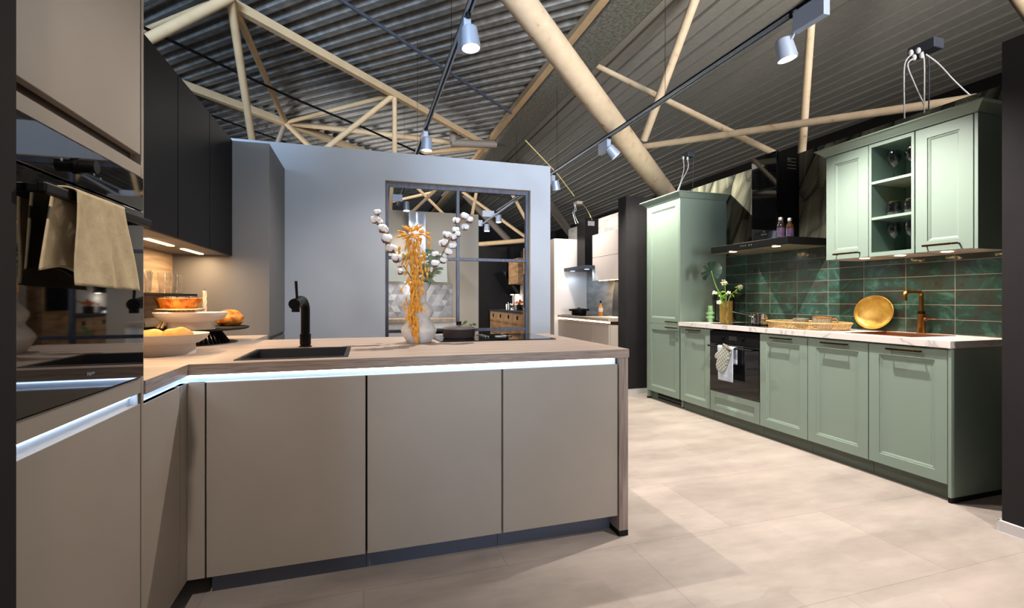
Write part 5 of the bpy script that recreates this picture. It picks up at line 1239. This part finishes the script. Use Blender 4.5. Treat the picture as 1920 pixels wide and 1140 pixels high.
# knotty oak kitchen
for i in range(4):
    y1 = 11.3 - i * .62; y0 = y1 - .615
    t = thing('base_cabinet', (3.25, (y0 + y1) / 2, 0), ('knotty oak base cabinet at the far end, against the charcoal wall', 'second knotty oak base cabinet from the far end', 'third knotty oak base cabinet from the far end', 'knotty oak base cabinet nearest the window')[i], 'cabinet', 'knotty oak base cabinets')
    build('carcass', B(2.97, 3.55, y0, y1, .1, .875), 'knotty', t)
    for k, (a, b) in enumerate(((.11, .38), (.385, .65), (.655, .87))):
        dr = build('drawer', B(2.95, 2.968, y0 + .003, y1 - .003, a, b - .003), 'knotty', t, bev=.001)
        if k == 2: build('handle', B(2.945, 2.95, (y0 + y1) / 2 - .05, (y0 + y1) / 2 + .05, b - .12, b - .05), 'handle', dr)
    build('plinth', B(3.0, 3.02, y0, y1, 0, .1), 'black_rough', t)
o = build('worktop', B(2.93, 3.555, 8.8, 11.32, .878, .92), 'box_grey', bev=.001); tag(o, 'dark worktop of the knotty oak kitchen seen through the window', 'worktop')
o = build('splashback', B(3.545, 3.557, 8.8, 11.4, .921, 1.5), 'offwhite'); tag(o, 'pale splashback lit behind the knotty oak worktop', 'panel')
t = thing('wall_cabinet', (3.4, 10.3, 1.5), 'knotty oak wall cabinet high in the right lower light of the window', 'cabinet')
build('carcass', B(3.17, 3.55, 9.7, 10.4, 1.5, 2.05), 'knotty', t); build('door', B(3.15, 3.168, 9.7, 10.4, 1.5, 2.05), 'knotty', t)
t = thing('cooker_hood', (3.35, 10.85, 1.2), 'slanted black glass hood on the charcoal wall of the oak kitchen', 'hood')
build('glass_panel', MB().loft([[(x, y, z) for x, z in ((3.38, 1.28), (3.46, 1.28), (3.12, 1.80), (3.04, 1.80))] for y in (10.5, 11.3)]), 'glass_black', t, bev=.003)
build('chimney', B(3.3, 3.55, 10.75, 11.05, 1.30, 2.4), 'black', t)
for y in (10.7, 11.1):
    build('lamp', MB().cyl((3.45, y, 1.278), (3.45, y, 1.272), .04, n=16), 'led_white', t)
l = spot('hood_glow', (3.42, 10.9, 1.25), (3.55, 10.9, 1.0), 6, (1, .95, .85), 150, .6, .05); l.parent = t; l.location = l.location - root_loc(t)
t = thing('oak_tower', (3.3, 9.2, 0), 'knotty oak appliance tower cut by the right edge of the window', 'cabinet')
build('carcass', B(2.96, 3.55, 8.15, 8.79, 0, 2.15), 'knotty', t); build('appliance_front', B(2.95, 2.96, 8.2, 8.74, 1.0, 1.65), 'glass_black', t)
o = build('flower_pot', MB().lathe([(0, 0), (.07, 0), (.08, .12), (.075, .12), (0, .11)], (3.30, 10.05, .9205), 24), 'darkglass', smooth=True); tag(o, 'dark pot holding the orange flowers on the oak kitchen worktop', 'pot')
fl = MB(); rn = random.Random(3)
for k in range(30): fl.ell((3.30 + rn.gauss(0, .05), 10.05 + rn.gauss(0, .07), 1.10 + rn.gauss(0, .025)), (.022, .022, .014), nu=7, nv=5)
t = thing('orange_flowers', (3.3, 10.05, 1.03), 'bunch of orange flowers in the far oak kitchen', 'flower'); build('blossom', fl, 'orange_flower', t, smooth=True, merge=False)
build('stem', MB().cyl((3.30, 10.05, 1.0), (3.30, 10.05, 1.1), .02, n=8), 'leaf', t)
for i, (y, h_, r_) in enumerate(((10.75, .13, .09), (10.40, .10, .07))):
    o = build('cooking_pot', MB().lathe([(0, 0), (r_, 0), (r_, h_), (r_ * .9, h_ + .01), (.01, h_ + .02), (.01, h_ + .04), (0, h_ + .04)], (3.25, y, .9205), 28), 'chrome', smooth=True)
    tag(o, ('far steel pot on the oak kitchen worktop', 'near steel pot on the oak kitchen worktop')[i], 'pot')
